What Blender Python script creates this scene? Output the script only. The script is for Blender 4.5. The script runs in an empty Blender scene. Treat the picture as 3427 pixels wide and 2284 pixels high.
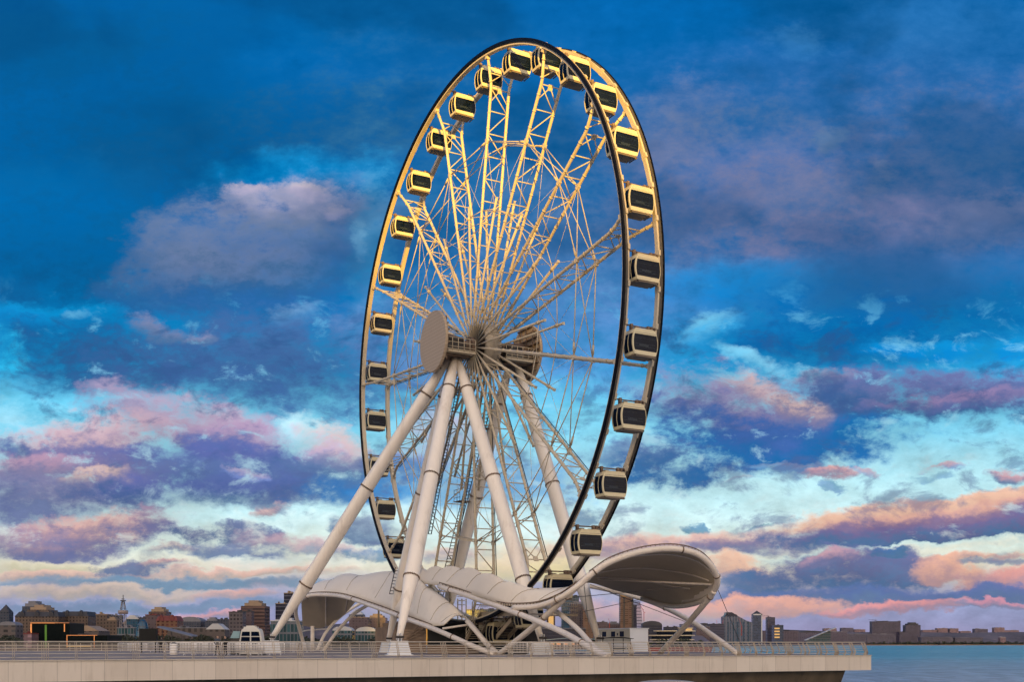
import bpy, math, random
from mathutils import Vector, Matrix
R = math.radians
PI = math.pi
random.seed(7)
SC = bpy.context.scene
COL = SC.collection

# ------------------------------------------------------------------ camera
cam_d = bpy.data.cameras.new("camera")
cam = bpy.data.objects.new("camera", cam_d)
COL.objects.link(cam)
CAM = Vector((0, 0, 1.0))
F, CX, CY = 3767.46, 1713.5, 2157.0          # focal length and principal point for a picture 3427 wide
cam.location = CAM
cam.rotation_euler = (R(90), 0, 0)
cam_d.sensor_width = 36
cam_d.lens = F / 3427 * 36
cam_d.shift_y = (CY - 1142) / 3427            # shift lens: verticals stay upright
cam_d.clip_start = 0.5
cam_d.clip_end = 40000
SC.camera = cam
SC.render.resolution_x, SC.render.resolution_y = 1024, 683
SC.view_settings.view_transform = 'Standard'
SC.view_settings.look = 'None'
SC.view_settings.gamma = 1
SC.view_settings.use_curve_mapping = False
SC.view_settings.exposure = 0.9
SKY_K = 2 ** -0.9                             # the sky stays as bright as in the photograph at this exposure
SC.cycles.use_adaptive_sampling = True
SC.cycles.adaptive_threshold = 0.02
SC.cycles.adaptive_min_samples = 12
SC.cycles.max_bounces = 3
SC.cycles.diffuse_bounces = 2
SC.cycles.glossy_bounces = 2

# ------------------------------------------------------------------ sun
SUN_EL = R(3.2)
SUN_AZ = math.atan2(0.08, -1.0)             # direction to the sun, from +Y towards +X
to_sun = Vector((math.sin(SUN_AZ) * math.cos(SUN_EL), math.cos(SUN_AZ) * math.cos(SUN_EL), math.sin(SUN_EL)))
sd = bpy.data.lights.new("sun", 'SUN')
sd.energy = 5.0
sd.angle = R(0.55)
sd.color = (1.0, 0.57, 0.05)
so = bpy.data.objects.new("sun", sd)
COL.objects.link(so)
so.rotation_euler = to_sun.to_track_quat('Z', 'Y').to_euler()
so.location = (0, -50, 80)


def lin(c):
    return tuple(((v / 255) / 12.92 if v / 255 <= 0.04045 else ((v / 255 + 0.055) / 1.055) ** 2.4) for v in c)


# ------------------------------------------------------------------ world: sky and clouds
W = bpy.data.worlds.new("World")
SC.world = W
W.use_nodes = True
nt = W.node_tree
nt.nodes.clear()


class G:
    """tiny node-graph helper"""
    def __init__(s, tree):
        s.t = tree

    def n(s, typ, **kw):
        nd = s.t.nodes.new(typ)
        for k, v in kw.items():
            setattr(nd, k, v)
        return nd

    def put(s, sock, v):
        if isinstance(v, bpy.types.NodeSocket):
            s.t.links.new(v, sock)
        elif v is not None:
            if hasattr(sock, 'default_value'):
                try:
                    sock.default_value = v
                except TypeError:
                    sock.default_value = tuple(v) + (1,)
                except ValueError:
                    sock.default_value = tuple(v) + (1,)

    def m(s, op, a, b=None, c=None, clamp=False):
        nd = s.n('ShaderNodeMath', operation=op, use_clamp=clamp)
        for i, v in enumerate((a, b, c)):
            if v is not None:
                s.put(nd.inputs[i], v)
        return nd.outputs[0]

    def v(s, op, a, b=None, c=None, out=0):
        nd = s.n('ShaderNodeVectorMath', operation=op)
        for i, x in enumerate((a, b, c)):
            if x is not None:
                if op == 'SCALE' and i == 1:
                    s.put(nd.inputs['Scale'], x)
                else:
                    s.put(nd.inputs[i], x)
        return nd.outputs[out]

    def comb(s, x, y, z=0.0):
        nd = s.n('ShaderNodeCombineXYZ')
        for i, q in enumerate((x, y, z)):
            s.put(nd.inputs[i], q)
        return nd.outputs[0]

    def sep(s, v):
        nd = s.n('ShaderNodeSeparateXYZ')
        s.put(nd.inputs[0], v)
        return nd.outputs

    def noise(s, vec, scale, detail=5, rough=0.55, dist=0.0, col=False):
        nd = s.n('ShaderNodeTexNoise')
        s.put(nd.inputs['Vector'], vec)
        nd.inputs['Scale'].default_value = scale
        nd.inputs['Detail'].default_value = detail
        nd.inputs['Roughness'].default_value = rough
        nd.inputs['Distortion'].default_value = dist
        return nd.outputs['Color' if col else 'Fac']

    def mapr(s, v, a, b, c=0.0, d=1.0, smooth=True):
        nd = s.n('ShaderNodeMapRange', interpolation_type='SMOOTHSTEP' if smooth else 'LINEAR')
        s.put(nd.inputs[0], v)
        for i, q in enumerate((a, b, c, d)):
            s.put(nd.inputs[i + 1], q)
        return nd.outputs[0]

    def mix(s, f, a, b, blend='MIX'):
        nd = s.n('ShaderNodeMix', data_type='RGBA', blend_type=blend, clamp_factor=True)
        s.put(nd.inputs[0], f)
        s.put(nd.inputs[6], a)
        s.put(nd.inputs[7], b)
        return nd.outputs[2]

    def ramp(s, v, stops, interp='LINEAR'):
        nd = s.n('ShaderNodeValToRGB')
        cr = nd.color_ramp
        cr.interpolation = interp
        while len(cr.elements) < len(stops):
            cr.elements.new(0.5)
        for e, (p, c) in zip(cr.elements, stops):
            e.position = p
            e.color = tuple(c) + (1,)
        s.put(nd.inputs[0], v)
        return nd.outputs[0]


g = G(nt)
tc = g.n('ShaderNodeTexCoord').outputs['Generated']
X, Y, Z = g.sep(tc)
ay = g.m('MAXIMUM', g.m('ABSOLUTE', Y), 0.35)
# sky coordinates: direction (x/y, z/y) of each ray, in thousands of F units
U = g.m('MULTIPLY_ADD', g.m('DIVIDE', X, ay), F / 1000, CX / 1000)
V = g.m('MULTIPLY_ADD', g.m('DIVIDE', Z, ay), -F / 1000, CY / 1000)
P0 = g.comb(U, V, 0)
# low clouds are seen edge-on: stretch the noise sideways towards the horizon
elev = g.m('MAXIMUM', g.m('SUBTRACT', 2.32, V), 0.12)
lv = g.m('LOGARITHM', elev, 2.718)
Pn = g.comb(U, g.m('MULTIPLY', lv, -1.55), 0.3)
Pn2 = g.comb(g.m('MULTIPLY', U, 1.3), g.m('MULTIPLY', V, 2.1), 0.0)
nA = g.noise(Pn2, 2.1, 8, 0.60, 0.25)
nB = g.noise(Pn2, 6.0, 7, 0.62, 0.1)
nC = g.noise(g.v('ADD', Pn2, (3.7, 1.1, 0.4)), 17.0, 6, 0.68, 0.15)
nW = g.noise(Pn2, 3.4, 5, 0.60, 0.0, col=True)
warp = g.v('MULTIPLY', g.v('SUBTRACT', nW, (0.5, 0.5, 0.5)), (0.20, 0.13, 0))
nW2 = g.noise(Pn2, 15.0, 4, 0.6, 0.0, col=True)
warp2 = g.v('MULTIPLY', g.v('SUBTRACT', nW2, (0.5, 0.5, 0.5)), (0.05, 0.028, 0))
PW = g.v('ADD', g.v('ADD', P0, warp), warp2)
Vw = g.sep(PW)[1]
sky_stops = [(0, (4, 100, 178)), (560, (2, 104, 180)), (850, (2, 110, 188)), (1050, (6, 135, 208)), (1230, (36, 155, 216)), (1340, (110, 208, 245)),
             (1450, (140, 220, 247)), (1600, (186, 236, 247)), (1720, (208, 241, 244)), (1830, (222, 236, 226)), (1900, (230, 226, 208)),
             (1960, (180, 178, 196)), (2030, (150, 158, 196)), (2157, (150, 142, 178))]
vn = g.m('DIVIDE', Vw, 2.157)
nA_amt = g.m('SUBTRACT', nA, 0.5)
nB_amt = g.m('SUBTRACT', nB, 0.5)
nC_amt = g.m('SUBTRACT', nC, 0.5)
col = g.ramp(vn, [(p / 2157, lin(c)) for p, c in sky_stops])

# (cx, cy, rx, ry, tilt, top colour, bottom colour, softness, noise, opacity)
CL = [
 (700, 250, 900, 420, 0, (4, 94, 162), (8, 86, 148), 1.2, .7, .85),
 (1050, 230, 330, 170, -20, (0, 112, 198), (0, 108, 190), 1.2, .6, .8),
 (500, 480, 620, 200, -8, (4, 88, 150), (14, 84, 140), 1.0, .9, .85),
 (120, 150, 420, 160, 0, (8, 92, 152), (6, 86, 146), 1.1, .9, .8),
 (1150, 420, 260, 110, -12, (6, 86, 144), (18, 88, 146), 1.0, .9, .7),
 (1330, 90, 420, 120, 0, (4, 98, 168), (4, 94, 160), 1.2, .9, .7),
 (150, 650, 300, 120, 0, (0, 120, 200), (0, 105, 180), 1.2, .8, .5),
 (300, 900, 620, 190, 0, (8, 92, 152), (8, 80, 134), 1.0, .7, .9),
 (1700, 520, 700, 420, 10, (28, 104, 178), (70, 125, 185), 1.3, .4, .75),
 (2850, 560, 1000, 420, -8, (66, 110, 176), (112, 120, 176), 1.3, .4, .95),
 (2500, 640, 560, 200, -10, (92, 116, 178), (124, 122, 178), 1.1, .7, .85),
 (3200, 80, 420, 130, 0, (40, 112, 182), (40, 112, 182), 1.2, .7, .7),
 (2700, 150, 120, 60, 10, (75, 140, 200), (50, 120, 190), 1.0, 1.2, .6),
 (2250, 420, 220, 130, -20, (118, 128, 188), (120, 126, 184), 1.2, .8, .7),
 (2550, 380, 280, 80, 0, (62, 112, 180), (90, 120, 180), 1.2, .8, .5),
 (2870, 700, 480, 120, -6, (104, 120, 184), (126, 122, 182), 1.2, .6, .8),
 (2775, 465, 40, 60, 35, (116, 140, 196), (96, 125, 186), 1.0, .9, .7),
 (2940, 610, 45, 70, 35, (140, 144, 192), (110, 125, 186), 1.0, .9, .7),
 (3380, 730, 240, 80, -12, (158, 144, 190), (122, 126, 184), 1.1, .7, .85),
 (3300, 480, 220, 90, 0, (84, 118, 186), (84, 118, 186), 1.2, .8, .6),
 (1040, 600, 330, 95, 0, (0, 148, 224), (0, 140, 216), 1.1, .7, .85),
 (1240, 830, 80, 220, 5, (70, 180, 236), (60, 170, 230), 1.0, .7, .75),
 (880, 850, 470, 200, -14, (150, 146, 194), (66, 104, 166), .9, .6, .95),
 (990, 695, 240, 80, -2, (196, 180, 212), (126, 136, 190), .8, .8, .9),
 (850, 640, 60, 22, 0, (232, 200, 212), (190, 172, 205), .9, .9, .7),
 (1020, 645, 70, 28, 5, (236, 206, 214), (190, 172, 205), .9, .9, .8),
 (1120, 705, 60, 25, 5, (222, 194, 210), (180, 166, 205), .9, .9, .7),
 (1215, 800, 35, 60, 10, (140, 190, 230), (120, 175, 225), .9, .9, .6),
 (900, 1020, 500, 90, 0, (30, 96, 166), (24, 100, 172), 1.1, .7, .7),
 (190, 1055, 260, 42, 3, (12, 165, 236), (10, 150, 226), .9, 1.1, .85),
 (236, 1050, 44, 20, 0, (150, 215, 242), (110, 195, 238), 1.4, 1.0, .75),
 (990, 1052, 70, 40, -20, (150, 190, 232), (100, 165, 222), 1.5, 1.2, .7),
 (300, 1180, 360, 130, 0, (14, 94, 156), (30, 88, 142), .8, .9, .9),
 (25, 1215, 70, 100, 0, (40, 185, 240), (50, 195, 245), .9, 1.1, .85),
 (900, 1230, 620, 160, 3, (70, 104, 160), (58, 94, 150), .8, .7, .95),
 (510, 1100, 120, 40, 12, (160, 152, 202), (104, 126, 186), .8, .9, .85),
 (660, 1132, 60, 22, -15, (164, 156, 204), (110, 126, 186), .8, .9, .8),
 (1500, 1130, 330, 170, 0, (104, 142, 202), (110, 150, 208), 1.1, .6, .8),
 (1900, 1000, 420, 300, 0, (92, 130, 192), (100, 140, 200), 1.1, .5, .75),
 (2520, 950, 340, 80, 0, (0, 138, 216), (0, 132, 212), 1.0, .8, .9),
 (3080, 1010, 560, 130, 2, (34, 98, 160), (8, 92, 158), 1.0, .6, .95),
 (2780, 1140, 420, 110, 0, (0, 108, 182), (12, 92, 156), .8, .7, .95),
 (2370, 1105, 110, 50, -25, (140, 218, 246), (60, 175, 236), 1.4, 1.3, .85),
 (3180, 1180, 330, 30, 0, (16, 156, 228), (6, 136, 212), .9, 1.1, .8),
 (2560, 1240, 180, 34, 28, (140, 212, 244), (110, 200, 240), .8, .8, .9),
 (2750, 1300, 140, 44, 30, (150, 216, 244), (130, 208, 242), .8, .8, .85),
 (2640, 1465, 480, 120, -4, (10, 108, 178), (14, 98, 166), .7, .8, .97),
 (2440, 1370, 330, 125, 6, (176, 150, 194), (60, 96, 160), .7, .7, .97),
 (2540, 1315, 150, 42, 24, (232, 196, 196), (170, 144, 188), .8, .7, .9),
 (2670, 1370, 110, 45, 20, (240, 204, 190), (150, 130, 180), .8, .7, .9),
 (3080, 1325, 500, 80, 2, (120, 120, 186), (68, 98, 166), .7, .8, .97),
 (2730, 1270, 110, 26, -6, (182, 156, 198), (130, 126, 188), .8, .9, .85),
 (3180, 1340, 260, 30, -4, (178, 142, 194), (110, 110, 180), .8, .9, .8),
 (2280, 1580, 200, 70, 0, (60, 108, 172), (24, 92, 154), .7, .9, .95),
 (2130, 1530, 200, 50, 0, (110, 124, 184), (70, 110, 176), .9, .8, .8),
 (250, 1385, 420, 50, 2, (112, 212, 248), (150, 220, 246), .8, .5, .95),
 (640, 1420, 330, 100, 14, (206, 182, 212), (150, 134, 190), .7, .7, .95),
 (330, 1480, 360, 90, -6, (228, 190, 202), (128, 118, 182), .7, .7, .95),
 (800, 1480, 260, 60, 6, (190, 160, 200), (104, 116, 182), .8, .8, .85),
 (60, 1500, 60, 30, 0, (72, 112, 172), (60, 110, 170), .8, 1.0, .8),
 (700, 1560, 620, 90, 2, (98, 110, 178), (74, 100, 168), .7, .7, .93),
 (200, 1640, 420, 130, 0, (146, 130, 184), (104, 104, 168), .8, .6, .93),
 (120, 1560, 180, 40, 0, (204, 164, 190), (150, 132, 184), .8, .8, .85),
 (330, 1598, 110, 32, -12, (246, 212, 194), (196, 160, 184), .8, .8, .9),
 (650, 1640, 420, 70, 0, (96, 108, 174), (70, 96, 162), .8, .7, .9),
 (1050, 1455, 110, 50, 10, (196, 238, 250), (180, 230, 248), .8, .8, .95),
 (1130, 1505, 140, 80, 14, (232, 204, 208), (200, 178, 204), .7, .6, .95),
 (820, 1575, 60, 16, 10, (190, 178, 212), (120, 140, 200), .8, .9, .85),
 (1180, 1640, 180, 50, -5, (70, 120, 180), (40, 110, 176), .8, .8, .9),
 (1250, 1570, 240, 50, 0, (110, 132, 190), (96, 120, 184), .8, .8, .85),
 (1620, 1620, 360, 100, 0, (88, 134, 196), (70, 150, 212), .9, .7, .8),
 (1500, 1470, 170, 90, 0, (206, 186, 204), (170, 166, 202), .9, .7, .8),
 (900, 1735, 400, 42, -2, (196, 240, 248), (214, 242, 244), .8, .7, .97),
 (900, 1708, 60, 26, -12, (238, 196, 192), (200, 160, 184), .7, .8, .92),
 (330, 1785, 330, 70, -10, (236, 188, 180), (122, 114, 172), .7, .7, .97),
 (120, 1830, 240, 60, 0, (176, 146, 178), (120, 116, 174), .8, .7, .9),
 (520, 1730, 80, 60, -20, (170, 140, 182), (130, 118, 176), .8, .8, .85),
 (650, 1785, 110, 34, 8, (118, 116, 170), (94, 108, 164), .6, .9, .95),
 (830, 1790, 150, 34, 8, (112, 120, 176), (94, 110, 168), .6, .9, .95),
 (580, 1830, 90, 20, 0, (228, 196, 190), (180, 160, 184), .7, .8, .9),
 (760, 1850, 260, 38, 6, (116, 128, 184), (116, 130, 186), .7, .8, .92),
 (1010, 1830, 200, 34, 6, (216, 178, 188), (150, 150, 192), .8, .8, .85),
 (1230, 1780, 110, 40, 10, (110, 122, 176), (96, 116, 172), .7, .8, .9),
 (1250, 1855, 130, 18, 0, (100, 140, 186), (120, 146, 190), .8, .8, .85),
 (150, 1900, 260, 22, 0, (232, 226, 204), (228, 200, 188), .8, .5, .95),
 (150, 1930, 230, 18, 0, (232, 194, 182), (206, 170, 182), .8, .6, .95),
 (440, 1910, 130, 34, 0, (116, 122, 174), (112, 124, 178), .6, .8, .95),
 (540, 1895, 70, 14, 5, (232, 180, 176), (180, 150, 180), .8, .8, .9),
 (900, 1885, 260, 24, 0, (222, 234, 228), (228, 220, 208), .8, .6, .95),
 (820, 1920, 360, 16, -2, (236, 196, 186), (210, 176, 186), .7, .5, .95),
 (600, 1955, 700, 18, 0, (118, 148, 192), (124, 148, 192), .8, .5, .9),
 (300, 1985, 420, 22, 0, (220, 198, 186), (200, 172, 182), .8, .6, .92),
 (790, 1995, 120, 20, 0, (230, 182, 176), (190, 160, 184), .8, .8, .9),
 (500, 2030, 700, 18, 0, (126, 148, 194), (136, 148, 194), .8, .5, .85),
 (720, 2066, 170, 16, -3, (226, 170, 178), (180, 152, 186), .8, .7, .9),
 (1750, 1760, 460, 70, 0, (200, 238, 246), (214, 238, 240), 1.0, .4, .8),
 (1700, 1900, 320, 60, 0, (250, 226, 196), (240, 206, 184), .9, .5, .92),
 (1860, 1890, 120, 70, 0, (255, 238, 196), (252, 214, 180), .9, .5, .95),
 (1500, 1850, 130, 30, 0, (236, 196, 186), (160, 156, 196), .8, .7, .85),
 (1950, 1720, 50, 34, 0, (104, 128, 178), (110, 136, 186), .7, 1.0, .8),
 (2660, 1575, 120, 16, 4, (144, 152, 196), (112, 160, 204), .7, .8, .85),
 (2760, 1600, 78, 20, 0, (232, 178, 180), (178, 150, 188), .6, .6, .97),
 (2885, 1590, 50, 13, 4, (206, 170, 190), (150, 170, 206), .7, .8, .85),
 (3150, 1577, 80, 13, -2, (222, 170, 182), (130, 160, 204), .7, .6, .92),
 (3110, 1603, 60, 12, 0, (120, 164, 206), (130, 176, 212), .8, .9, .8),
 (3380, 1600, 80, 26, 0, (220, 168, 182), (120, 132, 186), .6, .8, .95),
 (2800, 1636, 46, 12, 8, (110, 160, 204), (120, 160, 200), .7, 1.0, .85),
 (2490, 1612, 60, 10, 0, (184, 176, 200), (150, 180, 210), .8, .9, .7),
 (2325, 1765, 34, 20, 30, (84, 140, 182), (96, 140, 184), .7, 1.0, .85),
 (2540, 1757, 50, 8, -20, (110, 160, 190), (150, 180, 200), .8, 1.0, .8),
 (2200, 1830, 440, 40, -3, (240, 196, 186), (206, 160, 180), .7, .5, .95),
 (2500, 1835, 260, 26, 0, (156, 134, 180), (120, 120, 178), .8, .6, .9),
 (3150, 1705, 560, 46, -6, (246, 200, 178), (232, 176, 170), .45, .35, .99),
 (3130, 1775, 560, 52, -4, (128, 110, 168), (86, 112, 170), .45, .4, .99),
 (3150, 1720, 540, 26, -6, (232, 178, 168), (158, 120, 166), .8, .35, .8),
 (3000, 1838, 560, 18, -5, (212, 236, 232), (226, 228, 212), .6, .5, .96),
 (3180, 1866, 380, 16, -1, (238, 190, 174), (200, 156, 174), .7, .5, .95),
 (3300, 1884, 280, 12, 0, (116, 122, 176), (150, 150, 190), .8, .6, .85),
 (2480, 1905, 140, 44, 8, (246, 200, 176), (222, 168, 172), .6, .7, .95),
 (2560, 1955, 190, 48, 0, (110, 124, 178), (96, 120, 176), .6, .7, .96),
 (2850, 1925, 330, 82, 0, (112, 114, 170), (92, 116, 174), .5, .7, .98),
 (2770, 1875, 90, 28, -10, (214, 170, 184), (130, 120, 174), .7, .8, .9),
 (2950, 1850, 60, 15, -6, (66, 108, 158), (86, 116, 168), .6, .7, .95),
 (3140, 1905, 110, 48, -5, (246, 190, 166), (206, 150, 164), .6, .8, .95),
 (3260, 1935, 80, 50, 5, (246, 190, 166), (196, 144, 170), .6, .8, .95),
 (3410, 1940, 90, 46, 0, (240, 168, 162), (204, 146, 170), .6, .8, .95),
 (2900, 2000, 620, 30, 0, (96, 118, 174), (112, 126, 180), .7, .5, .95),
 (3330, 1990, 260, 26, 0, (90, 112, 168), (110, 122, 176), .7, .6, .9),
 (2540, 2035, 330, 36, 0, (246, 184, 166), (216, 160, 174), .6, .7, .95),
 (2980, 2035, 260, 20, -6, (242, 164, 166), (186, 142, 176), .6, .8, .95),
 (3350, 2020, 140, 14, 4, (226, 156, 176), (150, 136, 182), .7, .8, .9),
 (2150, 2060, 300, 50, 0, (232, 186, 184), (206, 170, 184), .9, .6, .85),
 (1500, 2060, 300, 40, 0, (200, 180, 190), (180, 170, 190), .9, .6, .7),
]
NN = g.m('MULTIPLY_ADD', nC_amt, 1.3, g.m('MULTIPLY_ADD', nA_amt, 2.8, g.m('MULTIPLY', nB_amt, 2.0)))
NT = g.m('MULTIPLY_ADD', nC_amt, 1.3, g.m('MULTIPLY_ADD', nA_amt, 1.0, g.m('MULTIPLY', nB_amt, 2.2)))
for (cx, cy, rx, ry, tilt, ctop, cbot, soft, nz, op) in CL:
    soft = soft * (1.5 if cy < 1300 else 1.25)
    if cbot[0] > 60 and cbot[2] < 200:        # slate rather than violet undersides
        cbot = (cbot[0] * (0.96 if cy < 1000 else 0.86), cbot[1] * 0.95, cbot[2] * 0.87)
    if ctop[0] > 100 and ctop[0] < 190 and ctop[2] < 215:
        ctop = (ctop[0] * 0.94, ctop[1] * 0.97, ctop[2] * 0.91)
    elif ctop[0] >= 190 and ctop[2] < 225 and cy > 1300:
        ctop = (ctop[0] * 0.99, ctop[1] * 0.98, ctop[2] * 0.96)
    mp = g.n('ShaderNodeMapping', vector_type='TEXTURE')
    g.put(mp.inputs[0], g.v('MULTIPLY_ADD', col, (1e-6, 1e-6, 0), PW))   # keeps the long chain of layers in order
    mp.inputs[1].default_value = (cx / 1000, cy / 1000, 0)
    mp.inputs[2].default_value = (0, 0, R(tilt))
    mp.inputs[3].default_value = (rx * 1.25 / 1000, ry * 1.3 / 1000, 1)
    q = mp.outputs[0]
    d2 = g.v('DOT_PRODUCT', q, q, out=1)
    e = g.m('MULTIPLY_ADD', NN, -nz, d2)
    lo = 0.25 - soft * 0.25
    mask = g.mapr(e, 1 - lo, 1 - (lo + soft), 0, op)
    tt = g.m('ADD', NT, g.v('DOT_PRODUCT', q, (0, 1, 0), out=1))
    tt = g.mapr(tt, -0.75, 0.6, 0, 1)
    col = g.mix(mask, col, g.mix(tt, lin(ctop), lin(cbot)))
# broken detail: small bright gaps and slate shreds in the middle and lower sky
nG = g.noise(g.v('ADD', Pn2, (9.1, 4.2, 1.7)), 4.6, 8, 0.64, 0.35)
zone = g.m('MULTIPLY', g.mapr(V, 0.85, 1.15, 0, 1), g.mapr(V, 2.0, 1.75, 0, 1))
gap = g.m('MULTIPLY', g.mapr(nG, 0.555, 0.70, 0, 0.62), zone)
col = g.mix(gap, col, g.ramp(vn, [(0.40, lin((50, 170, 232))), (0.62, lin((150, 218, 244))), (0.80, lin((214, 236, 236))), (0.9, lin((236, 214, 196)))]))
shred = g.m('MULTIPLY', g.mapr(nG, 0.49, 0.33, 0, 0.58), zone)
nH = g.noise(g.v('ADD', Pn2, (5.5, 7.2, 2.9)), 1.5, 4, 0.5, 0.2)
bank = g.m('MULTIPLY', g.mapr(nH, 0.44, 0.62, 0, 0.55), g.mapr(V, 1.15, 0.8, 0, 1))
shred = g.m('MAXIMUM', shred, bank)
col = g.mix(shred, col, g.ramp(vn, [(0.25, lin((8, 76, 132))), (0.42, lin((20, 80, 138))), (0.62, lin((58, 88, 142))), (0.85, lin((98, 106, 152)))]))
# mottling of the whole sky
det = g.m('MULTIPLY_ADD', nC_amt, 0.30, g.m('MULTIPLY_ADD', nB_amt, 0.75, g.m('MULTIPLY', nA_amt, 0.85)))
det = g.m('MULTIPLY_ADD', det, g.mapr(V, 0.5, 1.4, 0.6, 0.95), 1.0)
col = g.v('SCALE', col, det)
col = g.v('MULTIPLY', col, g.mix(g.mapr(V, 0.7, 1.35, 0, 1), (0.94, 1.04, 0.96, 1), (1.0, 1.0, 1.0, 1)))
# the western half of the sky, behind the photographer, holds the sunset glow
west = g.mapr(Y, 0.05, -0.35, 0, 1)
glow_h = g.mapr(Z, 0.75, 0.0, 0, 1)
wcol = g.mix(glow_h, (0.80, 0.74, 0.76, 1), (2.52, 1.93, 1.42, 1))
col = g.mix(west, col, wcol)
under = g.mapr(Z, 0.0, -0.05, 0, 1)
col = g.mix(under, col, (0.12, 0.12, 0.14, 1))
bgc = g.n('ShaderNodeBackground')
g.put(bgc.inputs[0], col)
bgc.inputs[1].default_value = SKY_K
sky = g.n('ShaderNodeTexSky', sky_type='NISHITA', sun_disc=False)
sky.sun_elevation = SUN_EL
sky.sun_rotation = SUN_AZ
bgs = g.n('ShaderNodeBackground')
g.put(bgs.inputs[0], sky.outputs[0])
g.put(bgs.inputs[1], g.m('MULTIPLY', west, 0.08))
add = g.n('ShaderNodeAddShader')
g.put(add.inputs[0], bgc.outputs[0])
g.put(add.inputs[1], bgs.outputs[0])
wo = g.n('ShaderNodeOutputWorld')
g.put(wo.inputs[0], add.outputs[0])
W.cycles.sampling_method = 'MANUAL'
W.cycles.sample_map_resolution = 512


# ------------------------------------------------------------------ materials
def mat(name, rgb, rough=0.55, metal=0.0, var=0.12, nscale=0.6, emit=None, estr=0.0, bump=0.0, dirt=None, spec=0.5, streak=False):
    m = bpy.data.materials.new(name)
    m.use_nodes = True
    t = m.node_tree
    t.nodes.clear()
    h = G(t)
    b = h.n('ShaderNodeBsdfPrincipled')
    o = h.n('ShaderNodeOutputMaterial')
    h.put(o.inputs[0], b.outputs[0])
    tc_ = h.n('ShaderNodeTexCoord').outputs['Object']
    if streak:
        tc_ = h.v('MULTIPLY', tc_, (1, 1, 0.12))
    n1 = h.noise(tc_, nscale, 6, 0.6)
    c = h.mix(h.mapr(n1, 0.3, 0.7), tuple(v * (1 - var) for v in rgb) + (1,), tuple(min(1, v * (1 + var)) for v in rgb) + (1,))
    if dirt:
        n2 = h.noise(tc_, nscale * 5.3, 7, 0.65)
        c = h.mix(h.mapr(n2, 0.52, 0.75, 0, dirt[1]), c, tuple(dirt[0]) + (1,))
    h.put(b.inputs['Base Color'], c)
    b.inputs['Roughness'].default_value = rough
    b.inputs['Metallic'].default_value = metal
    b.inputs['Specular IOR Level'].default_value = spec
    if bump:
        bp = h.n('ShaderNodeBump')
        bp.inputs['Strength'].default_value = bump
        bp.inputs['Distance'].default_value = 0.05
        h.put(bp.inputs['Height'], h.noise(tc_, nscale * 9, 4, 0.6))
        h.put(b.inputs['Normal'], bp.outputs[0])
    if emit:
        b.inputs['Emission Color'].default_value = tuple(emit) + (1,)
        b.inputs['Emission Strength'].default_value = estr
    return m


def facade(name, wall, win, wx, wz, fx, fz, rough=0.6, offx=0.0, lit=0.0, litc=(1.0, 0.62, 0.22)):
    """wall with a regular grid of windows, in metres of the building's own coordinates"""
    m = bpy.data.materials.new(name)
    m.use_nodes = True
    t = m.node_tree
    t.nodes.clear()
    h = G(t)
    b = h.n('ShaderNodeBsdfPrincipled')
    o = h.n('ShaderNodeOutputMaterial')
    h.put(o.inputs[0], b.outputs[0])
    tc_ = h.n('ShaderNodeTexCoord').outputs['Object']
    x, y, z = h.sep(tc_)
    xx = h.m('ADD', h.m('ADD', x, y), 500 + offx)
    cx_ = h.m('DIVIDE', xx, wx)
    cz_ = h.m('DIVIDE', h.m('ADD', z, 500), wz)
    mx = h.m('LESS_THAN', h.m('FRACT', cx_), fx) if fx < 1 else 1.0
    mz = h.m('LESS_THAN', h.m('FRACT', cz_), fz) if fz < 1 else 1.0
    mask = h.m('MULTIPLY', mx, mz)
    wn = h.n('ShaderNodeTexWhiteNoise')
    wn.noise_dimensions = '2D'
    h.put(wn.inputs['Vector'], h.comb(h.m('FLOOR', cx_), h.m('FLOOR', cz_), 0))
    n1 = h.noise(tc_, 0.07, 5, 0.6)
    wc = h.mix(h.mapr(n1, 0.3, 0.7), tuple(v * 0.82 for v in wall) + (1,), tuple(v * 1.15 for v in wall) + (1,))
    gc = h.mix(wn.outputs[0], tuple(v * 0.6 for v in win) + (1,), tuple(v * 1.5 for v in win) + (1,))
    c = h.mix(mask, wc, gc)
    h.put(b.inputs['Base Color'], c)
    h.put(b.inputs['Roughness'], h.m('MULTIPLY_ADD', mask, 0.2 - rough, rough))
    if lit > 0:
        lm = h.m('MULTIPLY', mask, h.m('LESS_THAN', wn.outputs[0], lit))
        h.put(b.inputs['Emission Color'], tuple(litc) + (1,))
        h.put(b.inputs['Emission Strength'], h.m('MULTIPLY', lm, 0.8))
    return m


M = {}
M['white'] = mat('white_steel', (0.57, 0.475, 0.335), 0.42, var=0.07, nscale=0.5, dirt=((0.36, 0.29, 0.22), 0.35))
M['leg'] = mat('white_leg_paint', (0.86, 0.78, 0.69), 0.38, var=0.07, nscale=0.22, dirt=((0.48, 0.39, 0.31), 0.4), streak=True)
M['rust'] = mat('rusty_machinery', (0.16, 0.105, 0.07), 0.7, var=0.4, nscale=2.0)
M['dark'] = mat('dark_metal', (0.035, 0.03, 0.028), 0.6, var=0.3)
M['cream'] = mat('cream_gondola_paint', (0.66, 0.57, 0.36), 0.35, var=0.04, dirt=((0.42, 0.36, 0.26), 0.2))
M['glass'] = mat('tinted_glass', (0.003, 0.007, 0.020), 0.08, var=0.2, spec=0.09)
M['seat'] = mat('dim_blue_interior', (0.016, 0.026, 0.042), 0.35, spec=0.2)
M['under'] = mat('gondola_underside', (0.17, 0.13, 0.09), 0.6, var=0.2)
M['navy'] = mat('dark_light_tube', (0.003, 0.003, 0.006), 0.45, var=0.2, spec=0.12)
M['track'] = mat('grey_drive_track', (0.07, 0.06, 0.052), 0.6, var=0.2, nscale=1.5)
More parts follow.
